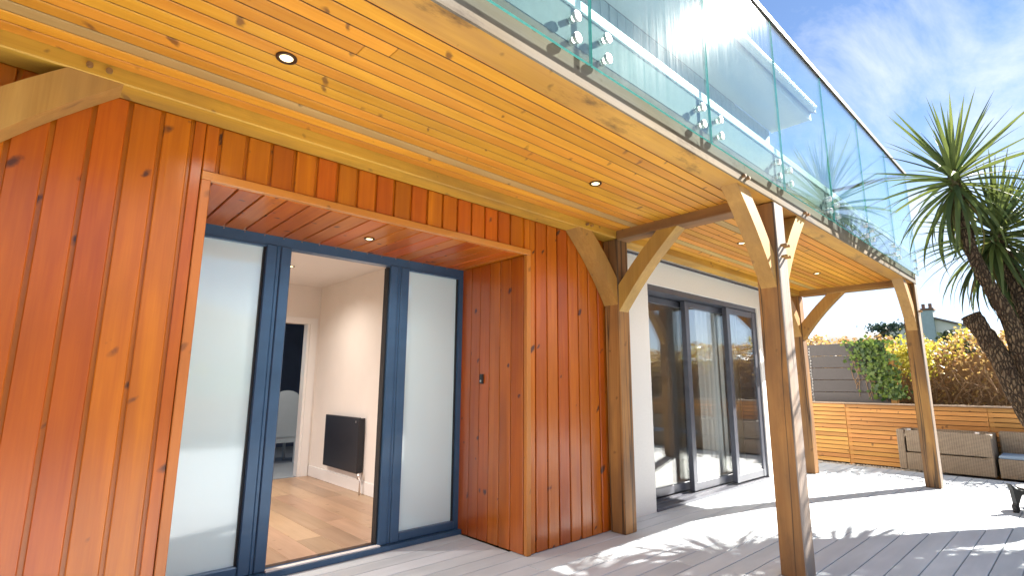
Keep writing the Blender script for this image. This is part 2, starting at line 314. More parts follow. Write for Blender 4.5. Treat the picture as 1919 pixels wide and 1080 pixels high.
# ------------------------------------------------------------------ helpers
def tag(o, label=None, cat=None, group=None, kind=None):
    if label: o['label'] = label
    if cat: o['category'] = cat
    if group: o['group'] = group
    if kind: o['kind'] = kind
    return o
def wpos(o):
    p = Vector(o.location)
    while o.parent: o = o.parent; p += o.location
    return p
def empty(name, loc, label=None, cat=None, group=None, parent=None, kind=None):
    o = bpy.data.objects.new(name, None); C.objects.link(o); o.empty_display_size = 0.1
    o.location = Vector(loc) - (wpos(parent) if parent else Vector((0, 0, 0))); o.parent = parent
    return tag(o, label, cat, group, kind)
def link(name, me, loc, parent=None, m=None):
    o = bpy.data.objects.new(name, me); C.objects.link(o)
    o.location = Vector(loc) - (wpos(parent) if parent else Vector((0, 0, 0))); o.parent = parent
    return o
def mesh_from(name, verts, faces, m, smooth=False, mi=None):
    me = bpy.data.meshes.new(name); me.from_pydata([tuple(v) for v in verts], [], faces)
    for x in (m if isinstance(m, (list, tuple)) else [m]): me.materials.append(x)
    if mi:
        for p, i in zip(me.polygons, mi): p.material_index = i
    if smooth:
        for p in me.polygons: p.use_smooth = True
    me.update(); return me
_cache = {}
def box_mesh(sx, sy, sz, m, bev=0.0):
    key = (round(sx, 4), round(sy, 4), round(sz, 4), m.name, bev)
    if key in _cache: return _cache[key]
    bm = bmesh.new(); bmesh.ops.create_cube(bm, size=1.0)
    for v in bm.verts: v.co = Vector((v.co.x*sx, v.co.y*sy, v.co.z*sz))
    if bev: bmesh.ops.bevel(bm, geom=list(bm.edges), offset=bev, segments=1, affect='EDGES', profile=0.5)
    me = bpy.data.meshes.new('box'); bm.to_mesh(me); bm.free(); me.materials.append(m)
    _cache[key] = me; return me
def box(name, x0, x1, y0, y1, z0, z1, m, parent=None, bev=0.0):
    return link(name, box_mesh(x1-x0, y1-y0, z1-z0, m, bev), ((x0+x1)/2, (y0+y1)/2, (z0+z1)/2), parent)
class MB:
    def __init__(s): s.v = []; s.f = []
    def box(s, x0, x1, y0, y1, z0, z1):
        b = len(s.v)
        s.v += [(x, y, z) for z in (z0, z1) for y in (y0, y1) for x in (x0, x1)]
        s.f += [(b, b+2, b+3, b+1), (b+4, b+5, b+7, b+6), (b, b+1, b+5, b+4), (b+2, b+6, b+7, b+3), (b, b+4, b+6, b+2), (b+1, b+3, b+7, b+5)]
    def tube(s, pts, rad, n=6, cap=True):
        pts = [Vector(p) for p in pts]; b = len(s.v)
        for i, p in enumerate(pts):
            d = (pts[min(i+1, len(pts)-1)] - pts[max(i-1, 0)]).normalized()
            a = d.orthogonal().normalized() if abs(d.z) > 0.9 else d.cross(Vector((0, 0, 1))).normalized()
            c = d.cross(a); r = rad[i] if isinstance(rad, (list, tuple)) else rad
            for k in range(n):
                th = 2*math.pi*k/n; s.v.append(p + a*(r*math.cos(th)) + c*(r*math.sin(th)))
        for i in range(len(pts)-1):
            for k in range(n):
                k2 = (k+1) % n; s.f.append((b+i*n+k, b+i*n+k2, b+(i+1)*n+k2, b+(i+1)*n+k))
        if cap:
            s.f.append(tuple(b+k for k in range(n))[::-1]); e = b+(len(pts)-1)*n; s.f.append(tuple(e+k for k in range(n)))
    def quad(s, c, u, v):
        b = len(s.v); s.v += [c-u-v, c+u-v, c+u+v, c-u+v]; s.f.append((b, b+1, b+2, b+3))
    def leaf(s, c, u, v):
        b = len(s.v); s.v += [c-u, c+v*0.6-u*0.1, c+u, c-v*0.6-u*0.1]; s.f.append((b, b+1, b+2, b+3))
    def build(s, name, m, parent=None, loc=(0, 0, 0), smooth=False):
        l = Vector(loc)
        return link(name, mesh_from(name, [Vector(v)-l for v in s.v], s.f, m, smooth), loc, parent)
def prism(name, poly, axis, a0, a1, m, parent=None):
    """poly: (u, z) points; extruded along axis 'x' or 'y' from a0 to a1"""
    n = len(poly); cu = sum(p[0] for p in poly)/n; cz = sum(p[1] for p in poly)/n; ca = (a0+a1)/2
    vs_ = []
    for a in (a0-ca, a1-ca):
        for u, z in poly: vs_.append((u-cu, a, z-cz) if axis == 'y' else (a, u-cu, z-cz))
    fs = [tuple(range(n)), tuple(range(2*n-1, n-1, -1))] + [(i, i+n, (i+1) % n+n, (i+1) % n) for i in range(n)]
    me = mesh_from(name, vs_, fs, m); bm = bmesh.new(); bm.from_mesh(me); bmesh.ops.recalc_face_normals(bm, faces=bm.faces); bm.to_mesh(me); bm.free()
    return link(name, me, (cu, ca, cz) if axis == 'y' else (ca, cu, cz), parent)
def cyl(name, c, r, h, axis, m, parent=None, n=20, bev=0.0):
    key = ('cyl', round(r, 4), round(h, 4), axis, m.name, n, bev)
    if key not in _cache:
        bm = bmesh.new(); bmesh.ops.create_cone(bm, cap_ends=True, segments=n, radius1=r, radius2=r, depth=h)
        if bev: bmesh.ops.bevel(bm, geom=[e for e in bm.edges if abs(e.verts[0].co.z-e.verts[1].co.z) < 1e-6], offset=bev, segments=2, affect='EDGES')
        rot = {'z': Matrix(), 'x': Matrix.Rotation(R(90), 4, 'Y'), 'y': Matrix.Rotation(R(90), 4, 'X')}[axis]
        bmesh.ops.transform(bm, matrix=rot, verts=bm.verts)
        me = bpy.data.meshes.new('cyl'); bm.to_mesh(me); bm.free(); me.materials.append(m); _cache[key] = me
    return link(name, _cache[key], c, parent)

# ------------------------------------------------------------------ ground, deck
g = MB(); g.v = [(-700, -700, -0.16), (900, -700, -0.16), (900, 700, -0.16), (-700, 700, -0.16)]; g.f = [(0, 1, 2, 3)]
tag(g.build('ground', M['lawn']), kind='structure')

DECK_X0, DECK_X1 = -2.6, 9.42
deck = empty('deck', (0, 0, 0), kind='structure')
pitch = 0.15; gap = 0.006
rows = list(range(-24, 20))
for k in rows:
    y0 = k*pitch + gap/2; y1 = (k+1)*pitch - gap/2
    cuts = [DECK_X0, DECK_X1]
    if k == 3: js = [1.87, 5.47]
    else:
        o_ = random.uniform(0, 3.6); js = [DECK_X0 + o_ + 3.6*i for i in range(4)]
        if k % 2 == 0: js = [j + 0.0 for j in js]
    js = [j for j in js if DECK_X0+0.4 < j < DECK_X1-0.4]
    xs = [DECK_X0] + js + [DECK_X1]
    if y1 > 2.83: pass
    for a, b in zip(xs[:-1], xs[1:]):
        box('deck_board', a+0.002, b-0.002, y0, y1, -0.025, 0, M['deck'], deck, 0.002)
# boards running into the door recess
for k in range(20, 24):
    box('deck_board', 0.56, 2.735, k*pitch+gap/2, (k+1)*pitch-gap/2, -0.025, 0, M['deck'], deck, 0.002)
b = MB()
for k in range(26): b.box(DECK_X0+0.1+k*0.47, DECK_X0+0.145+k*0.47, -3.55, 2.8, -0.14, -0.026)
j = b.build('deck_joists', M['slat_x'], deck); 
box('deck_edge_board', DECK_X1+0.002, DECK_X1+0.024, -3.6, 3.0, -0.15, -0.004, M['deck'], deck, 0.002)

gv_ = MB(); gv_.v = [(DECK_X1+0.024, -5, -0.10), (10.9, -5, -0.10), (10.9, 6, -0.10), (DECK_X1+0.024, 6, -0.10)]; gv_.f = [(0, 1, 2, 3)]
tag(gv_.build('gravel_path', M['gravel']), kind='structure')
st = MB()
for _ in range(2600):
    x = random.uniform(9.47, 10.26); y = random.uniform(1.6, 4.2); r = random.uniform(0.012, 0.03); z = -0.10 + r*0.4
    bi = len(st.v); a = random.random()*6.28; e = random.uniform(0.5, 0.9)
    ca, sa = math.cos(a), math.sin(a)
    for (u, v_, ww) in ((1, 0, 0), (0, e, 0), (-1, 0, 0), (0, -e, 0), (0.1, 0.1, 0.75), (0, 0, -0.6)):
        st.v.append((x + r*(u*ca-v_*sa), y + r*(u*sa+v_*ca), z + r*ww))
    st.f += [(bi, bi+1, bi+4), (bi+1, bi+2, bi+4), (bi+2, bi+3, bi+4), (bi+3, bi, bi+4)]
tag(st.build('gravel_stones', M['stone']), 'loose pale gravel stones along the foot of the slatted fence', 'gravel', kind='stuff')

# ------------------------------------------------------------------ house
house = empty('house', (2.7, 2.834, 0), 'house with stained timber cladding, white render and a balcony over the deck', 'house')
YC = 2.834; XL = -1.9; OX0, OX1 = 0.556, 2.745; OZ = 2.183; YD = 3.64; TOP = 2.478
clad = empty('clad_wall', (0.5, YC, 0), parent=house)
TH = 0.021; GR = 0.016
wb = MB()
wb.box(XL, OX0-0.02, YC+TH-0.004, YD+0.1, 0, 2.9); wb.box(OX1+0.02, 3.80, YC+TH-0.004, YD+0.1, 0, 2.9); wb.box(OX0-0.02, OX1+0.02, YC+TH-0.004, YD+0.1, OZ+0.02, 2.9)
wb.build('backing', M['clad_z'], clad)
pc = 0.1262
def vboard(xa, xb, z0, z1):
    box('cladding_board', xa+GR/2, xb-GR/2, YC, YC+TH, z0, z1, M['clad_z'], clad, 0.004)
x = 0.456
xs = [0.514, x]
while x > XL: x -= pc; xs.append(x)
for a, b2 in zip(xs[1:], xs[:-1]):
    if b2 - a < 0.1: box('cladding_board', a+GR/2, b2-0.002, YC, YC+TH, 0.004, TOP, M['clad_z'], clad, 0.003)
    else: vboard(a, b2, 0.004, TOP)
# above the lintel
x = 1.457 - 8*0.125
gs = [x + i*0.1249 for i in range(20)]
gs = [v for v in gs if v < 2.72]
prev = 0.514
for v in gs + [2.725]:
    if v - prev > 0.03: box('cladding_board', max(prev, 0.514)+(GR/2 if prev > 0.52 else 0.001), v-GR/2, YC, YC+TH, 2.2305, TOP, M['clad_z'], clad, 0.004)
    prev = v
# right pier
edges = [2.788, 2.85, 2.979, 3.104, 3.231, 3.36, 3.49, 3.618, 3.705]
box('cladding_board', 2.726+GR/2, 2.786, YC, YC+TH, 2.2305, TOP, M['clad_z'], clad, 0.004)
for a, b2 in zip(edges[:-1], edges[1:]):
    vboard(a if a > 2.8 else 2.78, b2, 0.004, TOP)
# reveal lining
ry = [2.862, 3.004, 3.135, 3.262, 3.386, 3.505, 3.636]
for a, b2 in zip(ry[:-1], ry[1:]):
    box('reveal_board', OX1, OX1+TH, a+0.004, b2-0.004, 0.004, OZ, M['clad_z'], clad, 0.003)
    box('reveal_board', OX0-TH, OX0, a+0.004, b2-0.004, 0.004, OZ, M['clad_z'], clad, 0.003)
xs = [OX0+0.011+i*0.1245 for i in range(18)]
for a in xs:
    b2 = min(a+0.1245, OX1)
    if b2-a > 0.03: box('reveal_board', a+0.004, b2-0.004, 2.862, 3.636, OZ, OZ+TH, M['clad_y'], clad, 0.004)
# trims
box('trim', 0.514, 0.556, YC-0.012, 2.858, 0.002, 2.184, M['trim_z'], clad, 0.003)
box('trim', 2.745, 2.787, YC-0.012, 2.858, 0.002, 2.184, M['trim_z'], clad, 0.003)
box('trim', 0.514, 2.787, YC-0.0125, 2.858, 2.185, 2.229, M['trim_x'], clad, 0.003)

# entrance door set
door = empty('entrance_door', (1.65, YD, 0), parent=house)
FY0, FY1 = YD-0.01, YD+0.07
fr = MB()
fr.box(OX0, OX1, FY0, FY1, 2.112, OZ-0.001)          # head
fr.box(OX0, 0.62, FY0, FY1, 0.002, 2.112); fr.box(2.70, OX1, FY0, FY1, 0.002, 2.112)
fr.box(OX0, OX1, FY0-0.05, FY1, 0.002, 0.035)          # sill
o_ = fr.build('frame', M['frame'], door, (1.65, YD, 0))
for a, c in ((1.085, 1.250), (2.022, 2.192)):
    mid = (a+c)/2
    box('stile', a, mid-0.012, FY0-0.012, FY1, 0.036, 2.118, M['frame'], door, 0.006)
    box('stile', mid-0.011, mid+0.011, FY0-0.004, FY1, 0.036, 2.117, M['frame'], door, 0.003)
    box('stile', mid+0.012, c, FY0-0.012, FY1, 0.036, 2.118, M['frame'], door, 0.006)
for a, c in ((0.62, 1.085), (2.192, 2.70)):
    box('bottom_rail', a, c, FY0-0.006, FY1-0.01, 0.036, 0.098, M['frame'], door, 0.006)
    box('top_rail', a, c, FY0-0.006, FY1-0.01, 2.098, 2.112, M['frame'], door, 0.003)
    box('pane', a, c, YD+0.02, YD+0.034, 0.098, 2.098, M['frost'], door)
    gk = MB(); gk.box(c-0.012, c, YD+0.005, YD+0.019, 0.098, 2.098)
    gk.build('gasket', M['gasket'], door, (c, YD, 1.0))
gk = MB(); gk.box(2.010, 2.0215, YD-0.0, YD+0.06, 0.05, 2.1); gk.box(1.2505, 1.256, YD, YD+0.06, 0.05, 2.1); gk.build('gasket', M['gasket'], door, (2, YD, 1))
box('threshold_strip', 1.245, 2.03, YD-0.046, YD-0.004, 0.036, 0.046, M['gloss_white'], door, 0.001)
for i in range(17):
    cyl('screw', (xs[i], YD-0.014, 2.172), 0.0045, 0.006, 'y', M['alu'], door, 8)

# doorbell
db = empty('doorbell', (OX1-0.01, 3.344, 1.20), 'small black doorbell on the side of the timber door recess', 'doorbell')
box('body', OX1-0.018, OX1+0.001, 3.325, 3.363, 1.195, 1.272, M['black'], db, 0.004)
cyl('button', (OX1-0.019, 3.344, 1.217), 0.009, 0.006, 'x', M['steel'], db, 14)

# white wall with sliding door opening
YW = 2.945; SX0, SX1, SZ = 4.588, 7.235, 2.226
ww_ = MB()
ww_.box(3.80, SX0, YW, YW+0.30, 0.0, 2.9); ww_.box(SX1, 8.09, YW, YW+0.30, 0.0, 2.9); ww_.box(SX0, SX1, YW, YW+0.30, SZ, 2.9)
ww_.build('white_wall', M['render'], house, (6, YW, 0))
box('wall_head_trim', 3.80, 8.09, YW-0.02, YW-0.001, 2.482, 2.50, M['frame2'], house, 0.002)
em = MB(); em.box(7.79, 8.09, YW+0.30, 9.0, 0, 2.9); em.build('end_wall', M['render'], house, (8, 5, 0))

sd = empty('sliding_door', (5.9, 2.99, 0), parent=house)
f2 = MB()
f2.box(SX0, SX1, 2.965, 3.23, 2.165, SZ-0.001); f2.box(SX0, SX0+0.03, 2.99, 3.23, 0.03, 2.165); f2.box(SX1-0.03, SX1, 2.96, 3.23, 0.03, 2.165)
f2.build('frame', M['frame2'], sd, (5.9, 3, 0))
tr_ = MB(); tr_.box(SX0, SX1, 2.93, 3.23, 0.002, 0.03); tr_.box(SX0, SX1, 3.03, 3.04, 0.03, 0.045); tr_.box(SX0, SX1, 3.125, 3.135, 0.03, 0.045)
tr_.build('threshold', M['frame2'], sd, (5.9, 3, 0))
def panel(x0, x1, y, st_l=0.085, st_r=0.085):
    p = empty('sliding_panel', (x0, y, 0.04), parent=sd)
    box('stile', x0, x0+st_l, y, y+0.06, 0.046, 2.16, M['frame2'], p, 0.004)
    box('stile', x1-st_r, x1, y, y+0.06, 0.046, 2.16, M['frame2'], p, 0.004)
    box('rail', x0+st_l, x1-st_r, y+0.004, y+0.056, 2.085, 2.159, M['frame2'], p, 0.004)
    box('rail', x0+st_l, x1-st_r, y+0.004, y+0.056, 0.047, 0.135, M['frame2'], p, 0.004)
    box('pane', x0+st_l-0.004, x1-st_r+0.004, y+0.012, y+0.018, 0.13, 2.09, M['glass_pane'], p)
    box('pane', x0+st_l-0.004, x1-st_r+0.004, y+0.038, y+0.044, 0.13, 2.09, M['glass_pane'], p)
panel(6.37, SX1-0.032, 2.965)
panel(5.53, 6.60, 3.06)
panel(SX0+0.032, 5.75, 3.155, st_l=0.05)

# rooms behind the doors
rm = empty('entrance_room', (1, 5, 0.05), parent=house)
RX0, RX1, RY1, CZ = -1.5, 2.762, 6.75, 2.44
for i in range(23):
    xa = RX1-0.005-(i+1)*0.19
    if xa < RX0-0.1: break
    off = random.uniform(0.3, 1.2); ys = [3.70, 3.70+off, 3.70+off+1.29, 3.70+off+2.58, RY1]
    ys = [y for y in ys if y <= RY1]
    for a, c in zip(ys[:-1], ys[1:]): box('floor_board', xa+0.001, xa+0.189, a+0.0008, c-0.0008, 0.03, 0.05, M['floor'], rm, 0.0012)
box('ceiling', RX0, RX1, 3.71, RY1, CZ, CZ+0.1, M['ceiling'], rm)
box('side_wall', RX1, RX1+0.1, 3.74, RY1+0.1, 0.0, CZ+0.1, M['plaster'], rm)
bw = MB(); DX0, DX1, DZ = 1.84, 2.64, 1.94
bw.box(RX0, DX0, RY1, RY1+0.1, 0, CZ+0.1); bw.box(DX1, RX1, RY1, RY1+0.1, 0, CZ+0.1); bw.box(DX0, DX1, RY1, RY1+0.1, DZ, CZ+0.1)
bw.build('back_wall', M['plaster'], rm, (1, RY1, 0))
lw = MB(); lw.box(RX0-0.1, RX0, 3.74, RY1+0.1, 0, 0.4); lw.box(RX0-0.1, RX0, 3.74, RY1+0.1, 2.3, CZ+0.1); lw.box(RX0-0.1, RX0, 3.74, 4.0, 0.4, 2.3); lw.box(RX0-0.1, RX0, 6.5, RY1+0.1, 0.4, 2.3)  # unseen wall, its large opening added to let daylight into the room
lw.build('open_daylight_wall', M['plaster'], rm, (RX0, 5, 0))
box('skirting', RX1-0.018, RX1-0.001, 3.75, RY1-0.001, 0.051, 0.176, M['gloss_white'], rm, 0.003)
ar = MB(); ar.box(DX1, DX1+0.09, RY1-0.018, RY1-0.001, 0.051, DZ+0.08); ar.box(DX0-0.09, DX0, RY1-0.018, RY1-0.001, 0.051, DZ+0.08); ar.box(DX0, DX1, RY1-0.018, RY1-0.001, DZ, DZ+0.08)
ar.box(DX1-0.03, DX1-0.001, RY1-0.001, RY1+0.12, 0.051, DZ-0.001)
ar.build('architrave', M['gloss_white'], rm, (DX1, RY1, 0))
hr = empty('back_room', (2.5, 8, 0.05), parent=house)
hw = MB(); hw.box(2.7, 4.6, 10.0, 10.1, 0, 2.5); hw.box(0.6, 2.7, 10.0, 10.1, 0, 0.9); hw.box(0.6, 2.7, 10.0, 10.1, 2.2, 2.5); hw.box(0.5, 0.6, 6.86, 10.1, 0, 2.5); hw.box(4.6, 4.7, 6.86, 10.1, 0, 0.9); hw.box(4.6, 4.7, 6.86, 8.6, 0.9, 2.5); hw.box(4.6, 4.7, 9.6, 10.1, 0.9, 2.5); hw.box(4.6, 4.7, 8.6, 9.6, 2.1, 2.5); hw.box(0.5, 4.7, 6.86, 10.1, 2.5, 2.6); hw.box(2.87, 4.7, 6.86, 6.9, 0, 2.5)  # wall openings out of view are added to light the back room
hw.build('wall', M['darkroom'], hr, (2.5, 9, 0))
box('carpet', 0.6, 4.6, 6.80, 10.0, 0.0, 0.048, M['carpet'], hr)

lr = empty('living_room', (5.9, 5, 0.04), parent=house)
LX0, LX1, LY1 = 3.9, 7.79, 7.4
box('floor', LX0, LX1, 3.235, LY1, 0.0, 0.04, M['floor'], lr)
l2 = MB(); l2.box(LX0-0.1, LX0, 3.25, LY1, 0, 2.5); l2.box(LX0, LX1, LY1, LY1+0.1, 0, 2.5); l2.build('wall', M['beige'], lr, (5.9, 6, 0))
box('ceiling', LX0, LX1, 3.245, LY1, 2.44, 2.5, M['ceiling'], lr)
def curtain(x0, x1, y, label):
    m_ = MB(); n = int((x1-x0)/0.012)
    for zi, z in enumerate((0.06, 1.2, 2.38)):
        for i in range(n+1):
            xx = x0+(x1-x0)*i/n; m_.v.append((xx, y+0.035*math.sin(i*0.62+zi*0.25)*(1-0.1*zi)+0.012*math.sin(i*1.9), z))
    for zi in range(2):
        for i in range(n): a = zi*(n+1)+i; m_.f.append((a, a+1, a+n+2, a+n+1))
    b0 = len(m_.v); nv = b0
    m_.v += [(v[0], v[1]+0.004, v[2]) for v in m_.v[:nv]]
    m_.f += [tuple(k+nv for k in f)[::-1] for f in m_.f[:]]
    o = m_.build('curtain', M['curtain'], None, (x0, y, 0.06), True); tag(o, label, 'curtain', None)
curtain(6.45, 6.95, 3.42, 'white pleated curtain gathered behind the middle sliding glass panel')
curtain(4.72, 5.0, 3.40, 'narrow white curtain at the wall end of the sliding glass door')
curtain(7.05, 7.6, 3.42, 'white pleated curtain behind the sliding panel beside the outer wall end')

# upper storey
up = empty('upper_storey', (4, 3, 2.9), parent=house)
box('balcony_floor', XL, 8.26, 1.492, YW+0.2, 2.70, 2.845, M['balc'], up)
box('wall', XL, 8.25, 2.98, 3.2, 2.90, 5.21, M['upper'], up)
for k in range(68): box('wall_board', XL+k*0.15+0.004, XL+(k+1)*0.15-0.004, 2.96, 2.979, 2.91, 5.21, M['upper'], up, 0.004)
box('gable_wall', 8.0, 8.25, 3.2, 9.0, 2.90, 5.21, M['render'], up)
prism('roof', [(2.30, 5.30), (2.30, 5.42), (6.2, 7.55), (10.1, 5.42), (10.1, 5.30), (6.2, 7.43)], 'x', XL, 8.42, M['slate'], up)
box('eave_soffit', XL, 8.40, 2.40, 2.96, 5.215, 5.24, M['fascia_white'], up)
box('eave_fascia', XL, 8.40, 2.37, 2.395, 5.20, 5.40, M['fascia_white'], up)
gt = MB(); gt.tube([(XL, 2.30, 5.33), (8.27, 2.30, 5.33)], 0.055, 10); gt.build('gutter', M['fascia_white'], up, (4, 2.3, 5.33))

# ------------------------------------------------------------------ oak frame under the balcony
oak = empty('oak_frame', (3.79, 2.0, 0), 'heavy oak post and beam frame with curved braces carrying the balcony', 'timber frame')
PW = 0.155; FYA, FYB = 1.335, 1.49; BYA, BYB = 2.68, 2.832
BZ, SZF = 2.475, 2.54
def post(x, y, w_=PW, d_=PW, z1=2.47):
    return box('post', x, x+w_, y, y+d_, 0.001, z1, M['oak_z'], oak, 0.006)
P_front = post(3.71, FYA, 0.16); P_far = post(8.11, FYA); P_mid = post(3.71, BYA-0.005, 0.158, 0.15); P_back = post(8.11, BYA+0.01); P_left = post(-0.565, BYA)
post(-0.565, FYA)
fb = box('beam', XL, 8.268, FYA, FYB, BZ, 2.66, M['oak_under'], oak, 0.006)
def weather(o, m_):                       # the garden side of the timber has bleached
    me = o.data.copy(); o.data = me; me.materials.append(m_)
    for p in me.polygons:
        if p.normal.y < -0.6: p.material_index = 1
weather(fb, M['oak_face'])
for p_ in (P_front, P_far): weather(p_, M['oak_zface'])
wbm = box('beam', XL, 8.268, BYA, BYB, BZ, 2.66, M['oak_x'], oak, 0.006)
for xx in (-0.565, 3.71, 8.11):
    box('cross_beam', xx-0.002, xx+PW, FYB+0.001, BYA-0.001, 2.462, 2.659, M['oak_y'], oak, 0.006)
def brace(axis, corner, side, zb, span, d0, d1, rise=0.60, thick=0.175):
    """brace from a post face at 'corner' going out by span (sign side) and up to zb; d0,d1 depth range"""
    n = 7; low = []; high = []
    for i in range(n+1):
        t_ = i/n
        u = corner + side*span*t_; z = zb - rise*(1-t_)
        bow = 0.026*math.sin(math.pi*t_)
        low.append((u - side*bow*0.75, z + bow*0.65))
    hi0 = (corner, zb-rise+thick*rise/span*1.12); hi1 = (corner+side*(span-thick), zb)
    for i in range(n+1):
        t_ = i/n; bow = 0.012*math.sin(math.pi*t_)
        high.append((hi0[0]*(1-t_)+hi1[0]*t_ - side*bow*0.75, hi0[1]*(1-t_)+hi1[1]*t_ + bow*0.65))
    return prism('brace', low + high[::-1], axis, d0, d1, M['oak_b'], oak)
bA = brace('y', 3.712, -1, BZ+0.002, 0.51, BYA+0.004, BYB-0.004)
bB = brace('x', BYA+0.004, -1, 2.464, 0.60, 3.716, 3.845, rise=0.655, thick=0.19)
bC = brace('y', 3.712, -1, BZ+0.002, 0.52, 1.362, 1.468, rise=0.62)
bD = brace('y', 3.868, 1, BZ+0.002, 0.50, 1.350, 1.455)
bG = brace('y', 8.112, -1, BZ+0.002, 0.50, 1.36, 1.47)
bF = brace('x', BYA+0.012, -1, 2.464, 0.56, 8.125, 8.245, rise=0.63, thick=0.19)
bI = brace('y', 8.112, -1, BZ+0.002, 0.50, BYA+0.02, BYB-0.01)
bH = brace('y', -0.412, 1, BZ+0.002, 0.57, BYA+0.004, BYB-0.004, rise=0.61, thick=0.19)
def peg(x, y, z, parent, l=0.03, r=0.011): cyl('peg', (x, y-l/2+0.004, z), r, l, 'y', M['oak_y'], parent, 12, 0.003)
for xx in (0.034, 0.10): peg(xx, BYA, 2.512, wbm, 0.022, 0.012)
for xx in (3.22, 3.28, 4.30, 4.36): peg(xx, FYA, 2.515, fb)
for xx in (3.30, 3.36): peg(xx, BYA, 2.515, wbm)
for xx in (3.775, 3.83):
    for zz in (2.16, 2.08): peg(xx, FYA, zz, P_front, 0.045)
for xx in (8.15, 8.21): peg(xx, FYA, 2.12, P_far, 0.035)
for yy in (2.02, 1.98):
    cyl('peg', (3.705, BYA+0.03 if yy > 2 else BYA+0.09, yy), 0.011, 0.02, 'x', M['oak_y'], P_mid, 12, 0.003)
# timber lining of the balcony underside
sof = empty('soffit_lining', (3, 2.1, SZF), parent=house)
nb_ = 15; sp_ = (BYA-FYB)/nb_
for (xa, xb) in ((XL, -0.567), (-0.408, 3.708), (3.866, 8.108)):
    for i in range(nb_):
        y0 = FYB + i*sp_ + 0.0042; y1 = FYB + (i+1)*sp_ - 0.0042
        js = []
        if xb-xa > 2 and random.random() < 0.3: js = [random.uniform(xa+0.7, xb-0.7)]
        ends = [xa]+js+[xb]
        for a, c in zip(ends[:-1], ends[1:]):
            m_ = M['soffit_grey'] if (i == 12 or (i in (5, 9) and xa > 3 and random.random() < 0.6)) else M['soffit']
            box('soffit_board', a+0.001, c-0.001, y0, y1, SZF, SZF+0.006, m_, sof, 0.002)
box('backing', XL, 8.108, FYB+0.001, BYA-0.001, SZF+0.0065, SZF+0.012, M['rail'], sof)
# upper edge of the balcony
box('edge_board', XL, 8.262, FYA+0.004, FYB-0.01, 2.662, 2.85, M['balc'], up, 0.003)
box('edge_trim', XL, 8.268, FYA-0.004, FYB+0.05, 2.851, 2.905, M['fascia_white'], up, 0.003)

# ------------------------------------------------------------------ glass balustrade
bal = empty('glass_balustrade', (4, 1.30, 2.575), 'clear glass balcony balustrade held by round steel fixings under a slim dark handrail', 'balustrade')
def glass_panel(x0, x1):
    y0, y1, z0, z1 = 1.304, 1.316, 2.585, 3.96
    vs_ = [(x, y, z) for z in (z0, z1) for y in (y0, y1) for x in (x0, x1)]
    c = Vector(((x0+x1)/2, 1.310, z0))
    fs = [(0, 2, 3, 1), (4, 5, 7, 6), (0, 1, 5, 4), (2, 6, 7, 3), (0, 4, 6, 2), (1, 3, 7, 5)]
    me = mesh_from('glass_panel', [Vector(v)-c for v in vs_], fs, [M['glass_bal'], M['glass_edge']], mi=[1, 1, 0, 0, 1, 1])
    p = link('glass_panel', me, c, bal)
    for xx in (x0+0.104, x1-0.104):
        for zz in (2.662, 2.766):
            cyl('fixing', (xx, 1.295, zz), 0.024, 0.018, 'y', M['steel'], p, 24, 0.003)
            cyl('fixing_spacer', (xx, 1.3255, zz), 0.014, 0.019, 'y', M['steel'], p, 18)
gj = [1.667-1.1035*3 + 1.1035*i for i in range(10)]
for a, c in zip(gj[:-1], gj[1:]): glass_panel(a+0.004, min(c, 8.30)-0.004)
hrx = MB(); hrx.box(gj[0], 8.33, 1.292, 1.328, 3.955, 3.995)
hro = hrx.build('handrail', M['rail'], bal, (4, 1.296, 3.96))
# return at the end of the balcony
rp = box('glass_panel', 8.288, 8.30, 1.322, 2.10, 2.92, 3.95, M['glass_bal'], bal)
rp2 = box('glass_panel', 8.288, 8.30, 2.108, 2.94, 2.92, 3.95, M['glass_bal'], bal)
hb_ = MB(); hb_.box(8.276, 8.312, 1.3285, 2.95, 3.955, 3.995); hb_.build('handrail', M['rail'], bal, (8.3, 2, 3.96))

# ------------------------------------------------------------------ downlights
def downlight(x, y, z, label, r=0.042, power=6.0):
    t_ = empty('downlight', (x, y, z), label, 'downlight', 'recessed downlights')
    n = 28; m_ = MB()
    prof = [(r, 0.002), (r, -0.006), (r*0.93, -0.009), (r*0.64, -0.006), (r*0.60, 0.001)]
    for rr, zz in prof:
        for k in range(n): m_.v.append((x+rr*math.cos(6.28318*k/n), y+rr*math.sin(6.28318*k/n), z+zz))
    for i in range(len(prof)-1):
        for k in range(n): k2 = (k+1) % n; m_.f.append((i*n+k, i*n+k2, (i+1)*n+k2, (i+1)*n+k))
    m_.build('bezel', M['bezel'], t_, (x, y, z), True)
    cyl('lens', (x, y, z-0.002), r*0.61, 0.004, 'z', M['lamp'], t_, 24)
    if power:
        l = bpy.data.lights.new('downlight_lamp', 'SPOT'); l.energy = power; l.spot_size = R(150); l.spot_blend = 1.0; l.color = (1, 0.90, 0.80); l.shadow_soft_size = 0.02
        lo = bpy.data.objects.new('downlight_lamp', l); C.objects.link(lo); lo.parent = t_; lo.location = (0, 0, -0.02)
    return t_
downlight(0.637, 2.10, SZF, 'bronze rimmed soffit downlight above the clad wall, next to the twin pegged brace')
downlight(2.68, 2.09, SZF, 'downlight in the timber soffit between the entrance recess and the crossbeam')
downlight(4.90, 2.085, SZF, 'downlight in the soffit above the sliding glass door, next to the crossbeam')
downlight(6.93, 2.07, SZF, 'downlight in the soffit near the garden end of the balcony')
downlight(1.634, 3.247, OZ, 'downlight in the red timber ceiling of the door recess', 0.036)
downlight(1.97, 5.70, CZ, 'small downlight in the white ceiling of the entrance room', 0.04, 16)
downlight(0.3, 5.0, CZ, 'added unseen downlight brightening the entrance room, away from the open door', 0.04, 90)  # extra lamp out of view, added to brighten the entrance room
